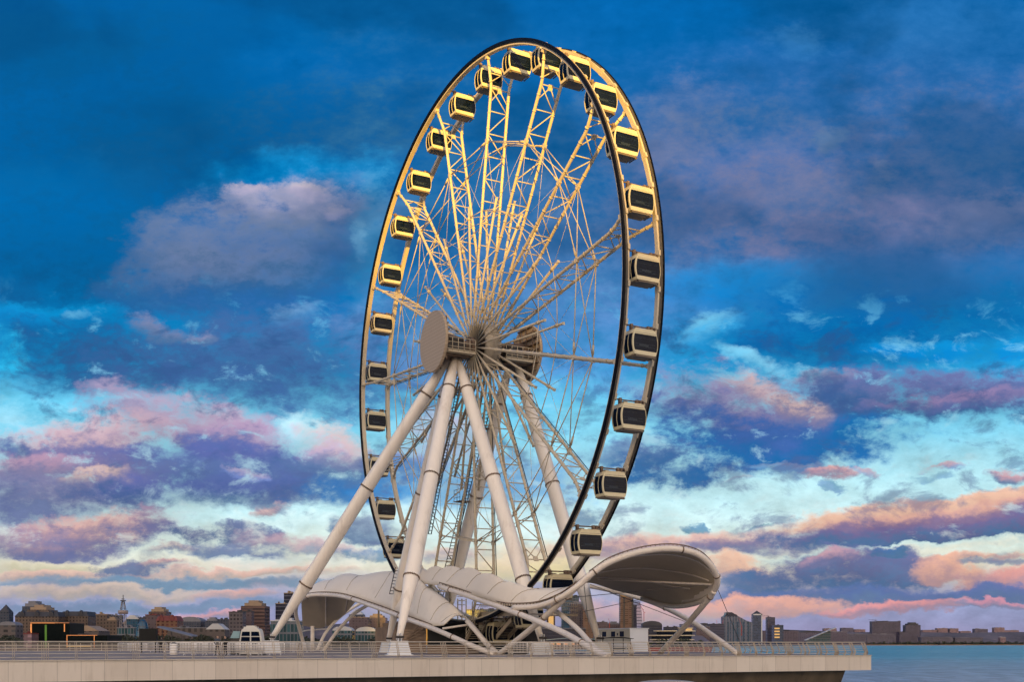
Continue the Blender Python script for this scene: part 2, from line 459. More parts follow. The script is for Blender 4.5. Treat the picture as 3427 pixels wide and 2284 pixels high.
M['disc'] = mat('beige_disc_panel', (0.42, 0.33, 0.23), 0.55, var=0.08)
M['drum'] = mat('hub_drum_sheet', (0.40, 0.34, 0.26), 0.5, var=0.15, dirt=((0.18, 0.13, 0.09), 0.5))
M['membrane'] = mat('white_membrane', (0.80, 0.71, 0.60), 0.6, var=0.05, nscale=0.12, dirt=((0.60, 0.51, 0.42), 0.4))
M['underside_shade'] = mat('brown_underside_shade', (0.52, 0.43, 0.31), 0.7, var=0.1, nscale=0.15)  # brown of the canopy undersides: shade put into the colour
M['tube'] = mat('canopy_tube_paint', (0.76, 0.67, 0.58), 0.4, var=0.06, nscale=0.4, dirt=((0.36, 0.27, 0.2), 0.3))
M['cable'] = mat('steel_cable', (0.10, 0.09, 0.09), 0.5)
M['rail'] = mat('beige_railing_metal', (0.52, 0.44, 0.35), 0.4, var=0.1, nscale=2)
M['post'] = mat('beige_post_metal', (0.44, 0.35, 0.25), 0.45, var=0.15, nscale=2)
M['barrier'] = mat('white_barrier', (0.80, 0.76, 0.74), 0.45)
M['tan'] = mat('tan_steel', (0.40, 0.32, 0.23), 0.55, var=0.15)
M['wood'] = mat('brown_boards', (0.22, 0.15, 0.10), 0.7, var=0.25)
M['black'] = mat('matt_black', (0.004, 0.004, 0.004), 0.8)
M['box_white'] = mat('white_container_wall', (0.62, 0.63, 0.66), 0.5, var=0.03)
M['kiosk'] = mat('kiosk_white', (0.62, 0.60, 0.56), 0.35, var=0.03)


# ------------------------------------------------------------------ mesh helpers
class MB:
    def __init__(s):
        s.v = []
        s.f = []
        s.smooth = []

    def add(s, vs, fs, sm=False):
        o = len(s.v)
        s.v += [tuple(p) for p in vs]
        s.f += [tuple(i + o for i in f) for f in fs]
        s.smooth += [sm] * len(fs)
        return s

    def box(s, x0, x1, y0, y1, z0, z1, mtx=None):
        vs = [Vector(p) for p in ((x0, y0, z0), (x1, y0, z0), (x1, y1, z0), (x0, y1, z0), (x0, y0, z1), (x1, y0, z1), (x1, y1, z1), (x0, y1, z1))]
        if mtx:
            vs = [mtx @ p for p in vs]
        return s.add(vs, [(0, 3, 2, 1), (4, 5, 6, 7), (0, 1, 5, 4), (1, 2, 6, 5), (2, 3, 7, 6), (3, 0, 4, 7)])

    def tube(s, pts, rad, n=8, cap=True):
        pts = [Vector(p) for p in pts]
        if not hasattr(rad, '__len__'):
            rad = [rad] * len(pts)
        vs = []
        ref = None
        for i, p in enumerate(pts):
            d = (pts[min(i + 1, len(pts) - 1)] - pts[max(i - 1, 0)]).normalized()
            if ref is None:
                ref = Vector((0, 0, 1)) if abs(d.z) < 0.9 else Vector((1, 0, 0))
            a = (ref - d * ref.dot(d)).normalized()
            ref = a
            b = d.cross(a)
            for k in range(n):
                th = 2 * PI * k / n
                vs.append(p + (a * math.cos(th) + b * math.sin(th)) * rad[i])
        fs = []
        for i in range(len(pts) - 1):
            for k in range(n):
                k2 = (k + 1) % n
                fs.append((i * n + k, i * n + k2, (i + 1) * n + k2, (i + 1) * n + k))
        s.add(vs, fs, True)
        if cap:
            o = len(s.v) - len(vs)
            s.f += [tuple(o + k for k in reversed(range(n))), tuple(o + (len(pts) - 1) * n + k for k in range(n))]
            s.smooth += [False, False]
        return s

    def bar(s, a, b, r, n=6):
        return s.tube([a, b], r, n)

    def ring(s, c, axis, r, t, h, n=24):
        """a flat collar round an axis"""
        c = Vector(c)
        d = Vector(axis).normalized()
        return s.tube([c - d * h / 2, c - d * h / 2 + d * 0.001, c + d * h / 2 - d * 0.001, c + d * h / 2], [r, r + t, r + t, r], n)

    def prism(s, poly, axis, a0, a1):
        """poly: 2D points; axis 'x': (y,z) extruded along x, 'y': (x,z) along y, 'z': (x,y) along z"""
        n = len(poly)
        f = {'x': lambda p, a: (a, p[0], p[1]), 'y': lambda p, a: (p[0], a, p[1]), 'z': lambda p, a: (p[0], p[1], a)}[axis]
        vs = [f(p, a0) for p in poly] + [f(p, a1) for p in poly]
        fs = [tuple(reversed(range(n))), tuple(range(n, 2 * n))]
        fs += [(i, (i + 1) % n, n + (i + 1) % n, n + i) for i in range(n)]
        return s.add(vs, fs)

    def build(s, name, m, parent=None, loc=None):
        me = bpy.data.meshes.new(name)
        me.from_pydata(s.v, [], s.f)
        me.polygons.foreach_set('use_smooth', s.smooth)
        me.materials.append(m)
        me.update()
        o = bpy.data.objects.new(name, me)
        COL.objects.link(o)
        if parent:
            o.parent = parent
        if loc:
            o.location = loc
        return o


def tag(o, label=None, cat=None, group=None, kind=None):
    if label:
        o['label'] = label
    if cat:
        o['category'] = cat
    if group:
        o['group'] = group
    if kind:
        o['kind'] = kind
    return o


def empty(name, loc=(0, 0, 0), rz=0.0):
    o = bpy.data.objects.new(name, None)
    COL.objects.link(o)
    o.location = loc
    o.rotation_euler = (0, 0, rz)
    o.empty_display_size = 0.5
    return o


def copy_tree(o, parent=None):
    c = o.copy()
    COL.objects.link(c)
    c.parent = parent
    for ch in list(o.children):
        copy_tree(ch, c)
    return c


def at(x, y, depth):
    """point seen at photo pixel (x, y) at the given distance in front of the camera"""
    return Vector(((x - CX) / F * depth, depth, 1.0 - (y - CY) / F * depth))


def r3(u, v, d):
    return at(850 + u / 1.426, 1500 + v / 1.426, d)


def spline(pts, n=8):
    """Catmull-Rom through points"""
    pts = [Vector(p) for p in pts]
    P = [pts[0] * 2 - pts[1]] + pts + [pts[-1] * 2 - pts[-2]]
    out = []
    for i in range(1, len(P) - 2):
        for k in range(n):
            t = k / n
            a, b, c, d = P[i - 1], P[i], P[i + 1], P[i + 2]
            out.append(0.5 * ((2 * b) + (c - a) * t + (2 * a - 5 * b + 4 * c - d) * t * t + (3 * b - a - 3 * c + d) * t ** 3))
    out.append(pts[-1])
    return out


# ------------------------------------------------------------------ setting: water, pier, land, added shadow ridges
WATER_Z = -3.2
mw = bpy.data.materials.new('sea_water')
mw.use_nodes = True
t_ = mw.node_tree
t_.nodes.clear()
h = G(t_)
b_ = h.n('ShaderNodeBsdfPrincipled')
o_ = h.n('ShaderNodeOutputMaterial')
h.put(o_.inputs[0], b_.outputs[0])
ob = h.n('ShaderNodeTexCoord').outputs['Object']
wx_ = h.v('MULTIPLY', ob, (0.34, 0.075, 1))
band = h.noise(h.v('MULTIPLY', ob, (0.0022, 0.016, 1)), 1.0, 4, 0.6)
fine = h.noise(wx_, 1.5, 5, 0.7)
far_ = h.mapr(h.sep(ob)[1], 120, 420, 0, 1)
wc_ = h.mix(far_, (0.30, 0.38, 0.47, 1), (0.05, 0.34, 0.46, 1))
wc_ = h.mix(h.mapr(fine, 0.38, 0.66), h.v('SCALE', wc_, 0.62), h.v('SCALE', wc_, 1.35))
wc_ = h.mix(h.mapr(band, 0.4, 0.62, 0, 0.35), wc_, (0.01, 0.13, 0.22, 1))
h.put(b_.inputs['Base Color'], wc_)
b_.inputs['Roughness'].default_value = 0.28
b_.inputs['Specular IOR Level'].default_value = 0.28
n1 = h.noise(h.v('MULTIPLY', ob, (0.30, 1.0, 1)), 0.5, 5, 0.65)
n2 = h.noise(h.v('MULTIPLY', ob, (0.25, 1.0, 1)), 0.07, 4, 0.6)
hh = h.m('ADD', n1, h.m('MULTIPLY', n2, 3.0))
bp = h.n('ShaderNodeBump')
bp.inputs['Strength'].default_value = 1.0
bp.inputs['Distance'].default_value = 1.6
h.put(bp.inputs['Height'], hh)
h.put(b_.inputs['Normal'], bp.outputs[0])
wat = MB().add([(-15000, -2000, 0), (15000, -2000, 0), (15000, 25000, 0), (-15000, 25000, 0)], [(0, 1, 2, 3)]).build('water', mw, loc=(0, 0, WATER_Z))
tag(wat, kind='structure')

E0 = Vector((-27.364, 66.0, 0))               # a railing post group of the pier edge
EK = Vector((4.5444, 2.3438, 0))              # step to the next post group
ED = EK.normalized()
EN = Vector((ED.y, -ED.x, 0))                 # outward normal of the edge
K_END = 12.75
E_A, E_B = E0 - EK * 12, E0 + EK * K_END
back = [Vector((27.0, 111, 0)), Vector((24.5, 130, 0)), Vector((20.5, 150, 0)), Vector((12, 168, 0)), Vector((-10, 172, 0)), Vector((-95, 150, 0)), Vector((-130, 110, 0))]
deck_poly = [(p.x, p.y) for p in [E_A, E_B] + back]
M['deck'] = mat('deck_paving', (0.26, 0.225, 0.215), 0.95, spec=0.05, var=0.12, nscale=0.3, dirt=((0.2, 0.17, 0.16), 0.4))
M['ground'] = mat('city_ground', (0.10, 0.085, 0.085), 0.9, var=0.3, nscale=0.02)
tag(MB().prism(deck_poly, 'z', -0.35, 0.0).build('pier_deck', M['deck']), kind='structure')

# fascia of pale panels along the pier edge
mf = bpy.data.materials.new('fascia_panels')
mf.use_nodes = True
t_ = mf.node_tree
t_.nodes.clear()
h = G(t_)
b_ = h.n('ShaderNodeBsdfPrincipled')
o_ = h.n('ShaderNodeOutputMaterial')
h.put(o_.inputs[0], b_.outputs[0])
ob = h.n('ShaderNodeTexCoord').outputs['Object']
x_, y_, z_ = h.sep(ob)
cell = h.m('DIVIDE', h.m('ADD', x_, 200), 1.32)
joint = h.m('LESS_THAN', h.m('FRACT', cell), 0.022)
wn = h.n('ShaderNodeTexWhiteNoise')
wn.noise_dimensions = '1D'
h.put(wn.inputs['W'], h.m('FLOOR', cell))
pc = h.mix(wn.outputs[0], (0.59, 0.505, 0.42, 1), (0.66, 0.575, 0.485, 1))
nn = h.noise(h.v('MULTIPLY', ob, (1, 1, 0.15)), 2.2, 6, 0.65)
pc = h.mix(h.mapr(nn, 0.50, 0.78, 0, 0.42), pc, (0.36, 0.29, 0.22, 1))
blot = h.noise(h.v('MULTIPLY', ob, (1, 1, 0.5)), 0.35, 5, 0.6)
pc = h.mix(h.mapr(blot, 0.45, 0.7, 0, 0.3), pc, (0.50, 0.43, 0.35, 1))
pc = h.mix(h.m('MULTIPLY', joint, 0.55), pc, (0.22, 0.17, 0.14, 1))
h.put(b_.inputs['Base Color'], pc)
b_.inputs['Roughness'].default_value = 0.45
fas = empty('pier_edge_wall', E0)
fas.rotation_euler = (0, 0, math.atan2(ED.y, ED.x))
L0, L1 = -12 * EK.length, K_END * EK.length
MB().box(L0, L1, -0.02, 0.22, -1.24, -0.004).build('fascia', mf, fas)
MB().box(L0, L1 + 0.03, -0.10, 0.30, 0.0, 0.06).build('coping', M['rail'], fas)
mc = mat('stained_concrete', (0.11, 0.08, 0.05), 0.8, var=0.35, nscale=0.6, dirt=((0.06, 0.045, 0.03), 0.8), streak=True)
wb = MB()
wb.prism([(0.7, -1.2), (2.2, -4.2), (12, -4.2), (12, -1.2)], 'x', L0, L1 - 2.2)
wb.build('footing_wall', mc, fas)
er = MB()
pB = Vector((L1, 0, 0))
fas.rotation_euler = (0, 0, math.atan2(ED.y, ED.x))
inv = Matrix.Rotation(-math.atan2(ED.y, ED.x), 3, 'Z')
q2 = inv @ (back[0] - E0)
dd = (Vector((q2.x, q2.y, 0)) - pB)
er.tube([pB + Vector((-0.1, 0.15, -0.62)), pB + dd * 0.5 + Vector((-0.1, 0, -0.62))], 0.01, 4)
end_m = Matrix.Translation(pB) @ Matrix.Rotation(math.atan2(dd.y, dd.x), 4, 'Z')
MB().box(0, dd.length, -0.02, 0.2, -1.24, -0.004, end_m).build('fascia', mf, fas)
tag(fas, 'pale beige panelled edge wall along the front of the pier', 'wall', kind='structure')

# land on which the city stands
tag(MB().prism([(-3000, 520), (-140, 470), (-60, 640), (140, 900), (260, 1500), (520, 2300), (900, 3000), (1900, 3700), (4500, 3900), (9000, 5200), (9000, 12000), (-9000, 12000), (-3000, 5200)],
               'z', -8, -1.6).build('far_shore', M['ground']), kind='structure')
tag(MB().prism([(-60, -30), (60, -30), (60, 8), (-60, 8)], 'z', -6, -0.75).build('near_promenade', M['deck']), kind='structure')

# unseen ridges added to shade the wheel's foot and city; their saddle lets sun by
M['hill'] = mat('shadow_hillside', (0.10, 0.08, 0.06), 0.9, var=0.3, nscale=0.02)  # material of the added shadow ridges


def shadow_ridge(name, prof, y, w):
    rg = MB()
    vs = []
    for x, z in prof:
        vs += [(x, y, z), (x, y + w, -3), (x, y - w, -3)]
    fs = []
    for i in range(len(prof) - 1):
        a = i * 3
        b = a + 3
        fs += [(a, b, b + 1, a + 1), (a, a + 2, b + 2, b)]
    rg.add(vs, fs)
    tag(rg.build(name, M['hill']), kind='structure')


shadow_ridge('hills', [(-4000, 60), (-1500, 150), (-800, 190), (-125, 185), (45, 160), (105, 139), (125, 131), (143, 124), (160, 118), (180, 113), (225, 112), (315, 150), (475, 180), (900, 190), (1500, 150), (4000, 60)], -1500, 500)  # added near ridge, its height sets the shadow line on the wheel
shadow_ridge('hills', [(-9000, 500), (-5000, 700), (-2000, 760), (-300, 740), (150, 560), (268, 400), (289, 150), (379, 140), (400, 400), (520, 560), (900, 740), (2500, 760), (5000, 700), (9000, 500)], -4100, 1100)  # added far ridge, keeps sun off the city; gap serves the wheel

# ------------------------------------------------------------------ the wheel
A_W = 1.0582
WC = Vector((-3.2069, 114.7207, 31.16))
NV = Vector((-math.sin(A_W), -math.cos(A_W), 0))
TV = Vector((math.cos(A_W), -math.sin(A_W), 0))
wheel = empty('ferris_wheel', (WC.x, WC.y, 0), -A_W)
tag(wheel, 'giant white observation wheel with lattice spokes, standing on six tapering legs on the pier', 'ferris wheel')
HZ = WC.z
WINV = Matrix.Rotation(A_W, 3, 'Z')


def wl(p):
    """world point to the wheel's own coordinates (x across the wheel, y along the axle away from us)"""
    return WINV @ (Vector(p) - Vector((WC.x, WC.y, 0)))


def sweep(profile, n=180):
    mb = MB()
    vs = []
    k = len(profile)
    for i in range(n):
        th = 2 * PI * i / n
        for (y, r) in profile:
            vs.append((r * math.cos(th), y, r * math.sin(th)))
    fs = []
    for i in range(n):
        j = (i + 1) % n
        for a in range(k):
            b2 = (a + 1) % k
            fs.append((i * k + a, j * k + a, j * k + b2, i * k + b2))
    mb.add(vs, fs)
    return mb


SP0 = 8.5
for sgn in (-1, 1):
    fr = sweep([(sgn * 1.42, 27.72), (sgn * 1.86, 27.72), (sgn * 1.86, 28.12), (sgn * 1.42, 28.12)])
    for i in range(60):                      # joint plates along the rim
        th = 2 * PI * (i + 0.5) / 60
        mt = Matrix.Rotation(-th, 4, 'Y')
        fr.box(27.70, 28.24, sgn * 1.50 - 0.10, sgn * 1.50 + 0.10, -0.22, 0.22, mt)
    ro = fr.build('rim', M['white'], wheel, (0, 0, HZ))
    sweep([(sgn * 1.60, 28.11), (sgn * 1.86, 28.11), (sgn * 1.86, 28.17), (sgn * 1.60, 28.17)]).build('track', M['track'], ro)
    tb = sweep([(sgn * 1.862, 27.86), (sgn * 1.96, 27.92), (sgn * 2.02, 28.06), (sgn * 2.00, 28.22), (sgn * 1.862, 28.26)])
    tb.build('light_tube', M['navy'], ro)

# one spoke: a ladder-shaped lattice between a near and a far chord
sp = MB()
RK, RT = 24.9, 27.75
for s in (-1, 1):
    sp.tube([(0.85, s * 0.9, 0), (3.5, s * 1.0, 0), (RK, s * 1.0, 0), (RK + 0.5, s * 1.05, 0), (RT, s * 1.62, 0)], [0.075, 0.125, 0.155, 0.15, 0.13], 8)
    r = 4.0
    while r < 27:
        yy = 1.0 if r < RK else 1.0 + (r - RK) * 0.21
        sp.ring((r, s * yy, 0), (1, 0, 0), 0.15, 0.035, 0.10, 8)
        r += 1.43
    sp.box(RT - 0.35, RT + 0.05, s * 1.62 - 0.18, s * 1.62 + 0.18, -0.2, 0.2)
nb = 10
rs = [3.6 + i * (RK - 3.6) / nb for i in range(nb + 1)]
for i, r in enumerate(rs):
    sp.bar((r, -1.0, 0), (r, 1.0, 0), 0.055)
    if i < nb:
        s = 1 if i % 2 else -1
        sp.bar((r, s * 1.0, 0), (rs[i + 1], -s * 1.0, 0), 0.055)
# bracing of the splayed head
sp.bar((RK + 1.35, -1.25, 0), (RK + 1.35, 1.25, 0), 0.06)
sp.bar((RK + 0.55, -1.08, 0), (RK + 1.35, 0, 0), 0.05).bar((RK + 0.55, 1.08, 0), (RK + 1.35, 0, 0), 0.05)
sp.bar((RK - 1.35, -1.0, 0), (RK - 0.1, 0, 0), 0.05).bar((RK - 1.35, 1.0, 0), (RK - 0.1, 0, 0), 0.05)
sp.box(RK - 0.35, RK + 0.15, -0.24, 0.24, -0.04, 0.04)
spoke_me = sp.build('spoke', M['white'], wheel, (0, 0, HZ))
cd = MB()
cd.tube([(1.0, 0.98, 0.26), (RK, 1.22, 0.16)], 0.045, 6).build('conduit', M['dark'], spoke_me)
spoke_me.rotation_euler = (0, -R(SP0), 0)
for i in range(1, 15):
    c = copy_tree(spoke_me, wheel)
    c.rotation_euler = (0, -R(SP0 + 24 * i), 0)

# stub spokes half-way between the main ones
st = MB()
for s in (-1, 1):
    st.tube([(0.95, s * 0.9, 0), (3.5, s * 1.0, 0), (14.4, s * 1.0, 0)], [0.07, 0.105, 0.13], 8)
    st.ring((13.2, s * 1.0, 0), (1, 0, 0), 0.13, 0.06, 0.3, 8)
st.box(14.36, 14.42, -1.13, -0.87, -0.13, 0.13).box(14.36, 14.42, 0.87, 1.13, -0.13, 0.13)
sto = st.build('spoke_stub', M['white'], wheel, (0, 0, HZ))
sto.rotation_euler = (0, -R(SP0 + 12), 0)
for i in range(1, 15):
    c = copy_tree(sto, wheel)
    c.rotation_euler = (0, -R(SP0 + 12 + 24 * i), 0)


def pol(r, deg, y):
    return Vector((r * math.cos(R(deg)), y, r * math.sin(R(deg))))


# tie rods of one bay between two spokes
br = MB()
a0, a1, am = 0, 24, 12
R1, R2 = 19.9, 13.3
for s in (-1, 1):
    br.bar(pol(R1, a0, s), pol(R1, a1, s), 0.052)
    br.bar(pol(R1, a0, s), pol(R1, a1, -s), 0.045)
    br.bar(pol(R2, a0, s), pol(R2, am, s), 0.045).bar(pol(R2, am, s), pol(R2, a1, s), 0.045)
    br.bar(pol(R1, a0, s), pol(R2, am, s), 0.02, 4).bar(pol(R1, a1, s), pol(R2, am, s), 0.02, 4)
    m0, m1 = pol(R1, a0, s), pol(R1, a1, s)
    br.bar(m0.lerp(m1, 0.06), m0.lerp(m1, 0.16), 0.10)
    br.box(-0.22, 0.22, -0.12, 0.12, -0.22, 0.22, Matrix.Translation(pol(R1, a0, s)))
br.bar(pol(R2, a0, 1), pol(R2, am, -1), 0.035).bar(pol(R2, am, 1), pol(R2, a1, -1), 0.035)
bro = br.build('tie_rods', M['white'], wheel, (0, 0, HZ))
bro.rotation_euler = (0, -R(SP0), 0)
for i in range(1, 15):
    c = copy_tree(bro, wheel)
    c.rotation_euler = (0, -R(SP0 + 24 * i), 0)

# hub: drum, axle, flanges
ax = MB()
ax.tube([(0, -5.0, HZ), (0, 5.3, HZ)], 0.55, 20)
for y in (-1.15, 1.55):
    ax.tube([(0, y - 0.25, HZ), (0, y + 0.25, HZ)], 0.95, 20)
    for k in range(10):
        th = 2 * PI * k / 10
        ax.bar((0.75 * math.cos(th), y - 0.3, HZ + 0.75 * math.sin(th)), (0.75 * math.cos(th), y + 0.3, HZ + 0.75 * math.sin(th)), 0.09)
ax.tube([(0, -4.9, HZ), (0, -2.2, HZ)], [1.1, 0.8], 18).tube([(0, 2.2, HZ), (0, 5.1, HZ)], [0.8, 1.1], 18)
ax.box(-1.6, 1.6, -4.6, -2.0, HZ - 1.5, HZ - 1.28).box(-1.6, 1.6, 2.4, 5.0, HZ - 1.5, HZ - 1.28)
ax.build('axle', M['rust'], wheel)
dr = MB()
dr.tube([(0, -0.55, HZ), (0, -0.5, HZ), (0, 1.15, HZ), (0, 1.2, HZ)], [2.25, 2.4, 2.4, 2.25], 16)
dr.tube([(0, 0.28, HZ), (0, 0.36, HZ)], 2.44, 16)
dro = dr.build('hub_drum', M['drum'], wheel)
d2_ = MB()
for k in range(12):
    th = 2 * PI * k / 12
    d2_.bar((1.0 * math.cos(th), -0.62, HZ + 1.0 * math.sin(th)), (2.2 * math.cos(th), -0.62, HZ + 2.2 * math.sin(th)), 0.09)
d2_.tube([(0, -0.60, HZ), (0, -0.56, HZ)], 2.1, 24)
d2_.build('end_cover', M['dark'], dro)

# the two great discs on the axle ends
md = bpy.data.materials.new('perforated_disc')
md.use_nodes = True
t_ = md.node_tree
t_.nodes.clear()
h = G(t_)
b_ = h.n('ShaderNodeBsdfPrincipled')
o_ = h.n('ShaderNodeOutputMaterial')
h.put(o_.inputs[0], b_.outputs[0])
x_, y_, z_ = h.sep(h.n('ShaderNodeTexCoord').outputs['Object'])
sx = h.m('FRACT', h.m('DIVIDE', h.m('ADD', x_, 20), 0.27))
sz = h.m('FRACT', h.m('DIVIDE', h.m('ADD', z_, h.m('MULTIPLY', x_, 0.0)), 0.115))
dot = h.m('MULTIPLY', h.m('LESS_THAN', sx, 0.5), h.m('LESS_THAN', sz, 0.42))
ln = h.m('LESS_THAN', h.m('FRACT', h.m('DIVIDE', z_, 0.345)), 0.16)
c_ = h.mix(h.m('MAXIMUM', h.m('MULTIPLY', dot, 0.4), h.m('MULTIPLY', ln, 0.5)), (0.47, 0.355, 0.24, 1), (0.17, 0.115, 0.07, 1))
h.put(b_.inputs['Base Color'], c_)
b_.inputs['Roughness'].default_value = 0.5
for y0, sg in ((-5.1, -1), (5.3, 1)):
    db = MB()
    db.tube([(0, y0, 0), (0, y0 + sg * 0.02, 0), (0, y0 + sg * 0.30, 0)], [3.0, 3.04, 3.0], 56)
    dd_ = db.build('axle_disc', md, wheel, (0, 0, HZ))
    ri = MB()
    for k in range(9):
        zz = -2.6 + k * 0.65
        w = math.sqrt(max(0, 2.95 ** 2 - zz ** 2))
        ri.box(-w, w, min(y0 - sg * 0.22, y0 - sg * 0.01), max(y0 - sg * 0.22, y0 - sg * 0.01), zz - 0.05, zz + 0.05)
    for k in range(4):
        xx = -1.95 + k * 1.3
        w = math.sqrt(2.9 ** 2 - xx ** 2)
        ri.box(xx - 0.06, xx + 0.06, min(y0 - sg * 0.32, y0 - sg * 0.23), max(y0 - sg * 0.32, y0 - sg * 0.23), -w, w)
    ri.build('stiffening_ribs', M['rust'], dd_)

# service platforms by the axle
for sg, tx in ((-1, 0), (1, 0)):
    pf = MB()
    y0, y1 = sg * 1.75, sg * 4.95
    ya, yb = min(y0, y1), max(y0, y1)
    for xs in (-2.3, 1.45):
        pf.box(xs, xs + 0.85, ya, yb, HZ - 1.35, HZ - 1.20)
        pf.box(xs, xs + 0.85, ya, yb, HZ - 1.12, HZ - 1.06)
        xo = xs if xs < 0 else xs + 0.85
        for j in range(6):
            yy = ya + (yb - ya) * j / 5
            pf.bar((xo, yy, HZ - 1.3), (xo, yy, HZ + 0.05), 0.035)
        for zz in (-0.85, -0.4, 0.05):
            pf.bar((xo, ya, HZ + zz), (xo, yb, HZ + zz), 0.035)
    po = pf.build('service_platform', M['white'], wheel)
    mcn = MB()
    mcn.box(0.75, 1.5, ya + 0.4, yb - 0.7, HZ - 1.1, HZ - 0.1).box(-1.6, -0.8, ya + 0.4, yb - 0.7, HZ - 1.1, HZ + 0.3)
    mcn.tube([(1.2, ya + 0.6, HZ + 0.1), (1.2, yb - 0.9, HZ + 0.1)], 0.28, 12)
    mcn.build('drive_motor', M['dark'], po)

# support legs (world foot points) and their white pedestals
legs = [
 ('A', at(1335, 2143, 98.5), (0.0, -3.1), 0.98),
 ('B', at(1812, 2146, 101.0), (0.0, -2.8), 1.0),
 ('L', at(908, 2142, 117.0), (-0.3, -3.4), 0.98),
 ('E', at(1300, 2146, 126.0), (-0.2, -2.9), 1.0),
 ('C', at(2003, 2147, 107.0), (0.1, 4.1), 1.0),
 ('D', at(1470, 2146, 127.0), (-0.2, 3.6), 1.0)]
ends = {}
for k, (nm, foot, (tx, ty), _) in enumerate(legs):
    fo = wl(foot)
    top = Vector((tx + (0.35 if fo.x > 0 else -0.35), ty, HZ - 1.45))
    d = top - fo
    mb = MB()
    fr_ = [0, 0.03, 0.10, 0.20, 0.55, 0.88, 1.0]
    ra = [0.28, 0.30, 0.45, 0.70, 0.68, 0.60, 0.32]
    fr2, ra2 = [], []
    for i in range(len(fr_)):
        fr2.append(fr_[i]); ra2.append(ra[i])
    mb.tube([fo + d * f for f in fr2], ra2, 32)
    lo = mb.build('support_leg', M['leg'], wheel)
    for f, rr in ((0.20, 0.70), (0.55, 0.68), (0.88, 0.60)):
        cb = MB()
        p = fo + d * f
        cb.ring(p, d, rr * 0.97, 0.075, 0.10, 32)
        dn = d.normalized()
        a = dn.orthogonal().normalized()
        b2 = dn.cross(a)
        for q in range(28):
            th = 2 * PI * q / 28
            c0 = p + (a * math.cos(th) + b2 * math.sin(th)) * (rr + 0.04)
            cb.bar(c0 - dn * 0.11, c0 + dn * 0.11, 0.025, 5)
        cb.build('bolted_flange', M['rust'], lo)
    ends[nm] = (fo, top, d)
    pd = MB()
    z0 = fo.z - 0.18
    ang = math.atan2(d.y, d.x)
    rot = Matrix.Translation((fo.x, fo.y, 0)) @ Matrix.Rotation(A_W + 0.18, 4, 'Z')
    tw, bw = 0.72, 1.02
    vs = [rot @ Vector(p) for p in ((-bw, -bw, 0.02), (bw, -bw, 0.02), (bw, bw, 0.02), (-bw, bw, 0.02), (-tw, -tw, z0), (tw, -tw, z0), (tw, tw, z0), (-tw, tw, z0))]
    pd.add(vs, [(0, 3, 2, 1), (4, 5, 6, 7), (0, 1, 5, 4), (1, 2, 6, 5), (2, 3, 7, 6), (3, 0, 4, 7)])
    pd.box(-tw - 0.05, tw + 0.05, -tw - 0.05, tw + 0.05, z0 + 0.002, z0 + 0.07, rot)
    pd.box(-bw - 0.15, bw + 0.15, -bw - 0.15, bw + 0.15, 0.004, 0.07, rot)
    pd.box(-0.10, -0.02, -0.42, 0.42, z0 + 0.07, z0 + 0.75, rot).box(0.12, 0.2, -0.42, 0.42, z0 + 0.07, z0 + 0.75, rot)
    pdo = pd.build('pedestal', M['box_white'], wheel)
    MB().tube([rot @ Vector((-0.3, -0.43, z0 + 0.42)), rot @ Vector((0.4, -0.43, z0 + 0.42))], 0.10, 12).build('hinge_pin', M['dark'], pdo)


def ladder(fo, top, f0, f1, off, width, name='ladder', cage=True):
    mb = MB()
    d = (top - fo)
    a, b = fo + d * f0 + off, fo + d * f1 + off
    dn = (b - a).normalized()
    side = Vector((0.25, -1, 0)).normalized() * width
    n = int((b - a).length / 0.38)
    for s in (-0.5, 0.5):
        mb.bar(a + side * s, b + side * s, 0.045)
    for i in range(n):
        p = a + (b - a) * (i / n)
        mb.bar(p - side * 0.5, p + side * 0.5, 0.032, 4)
    return mb.build(name, M['dark'], wheel)


fo, top, d = ends['D']
ladder(fo, top, 0.16, 0.93, Vector((-0.2, -1.1, 0.2)), 0.75)
fo, top, d = ends['A']
ladder(fo, top, 0.35, 0.93, Vector((0.25, 0.85, -0.15)), 0.35)
fo, top, d = ends['E']
ladder(fo, top, 0.17, 0.27, Vector((0.0, -0.85, 0.3)), 0.5)
fo, top, d = ends['D']
for f in (0.23, 0.52, 0.78):
    lp = MB()
    p = fo + d * f + Vector((-0.3, -1.2, 0.2))
    lp.box(p.x - 0.7, p.x + 0.7, p.y - 0.7, p.y + 0.7, p.z, p.z + 0.1)
    for sx_ in (-0.7, 0, 0.7):
        for sy_ in (-0.7, 0.7):
            lp.bar((p.x + sx_, p.y + sy_, p.z), (p.x + sx_, p.y + sy_, p.z + 1.3), 0.03, 4)
    for zz in (0.45, 0.9, 1.3):
        for sy_ in (-0.7, 0.7):
            lp.bar((p.x - 0.7, p.y + sy_, p.z + zz), (p.x + 0.7, p.y + sy_, p.z + zz), 0.03, 4)
    lp.build('ladder_landing', M['rust'], wheel)

# ------------------------------------------------------------------ gondolas


def ybulge(z):                                # half depth of the cabin at height z (-1.02..1.02)
    t = (z + 0.05) / 1.07
    return 0.98 + 0.265 * max(0, 1 - abs(t) ** 2.1)


H2 = 1.02
ZS = [-1.02 + 2.04 * i / 12 for i in range(13)]
LEFT = [(-ybulge(z), z) for z in ZS]
PROF = [(ybulge(z), z) for z in ZS] + [(-ybulge(z), z) for z in reversed(ZS)]


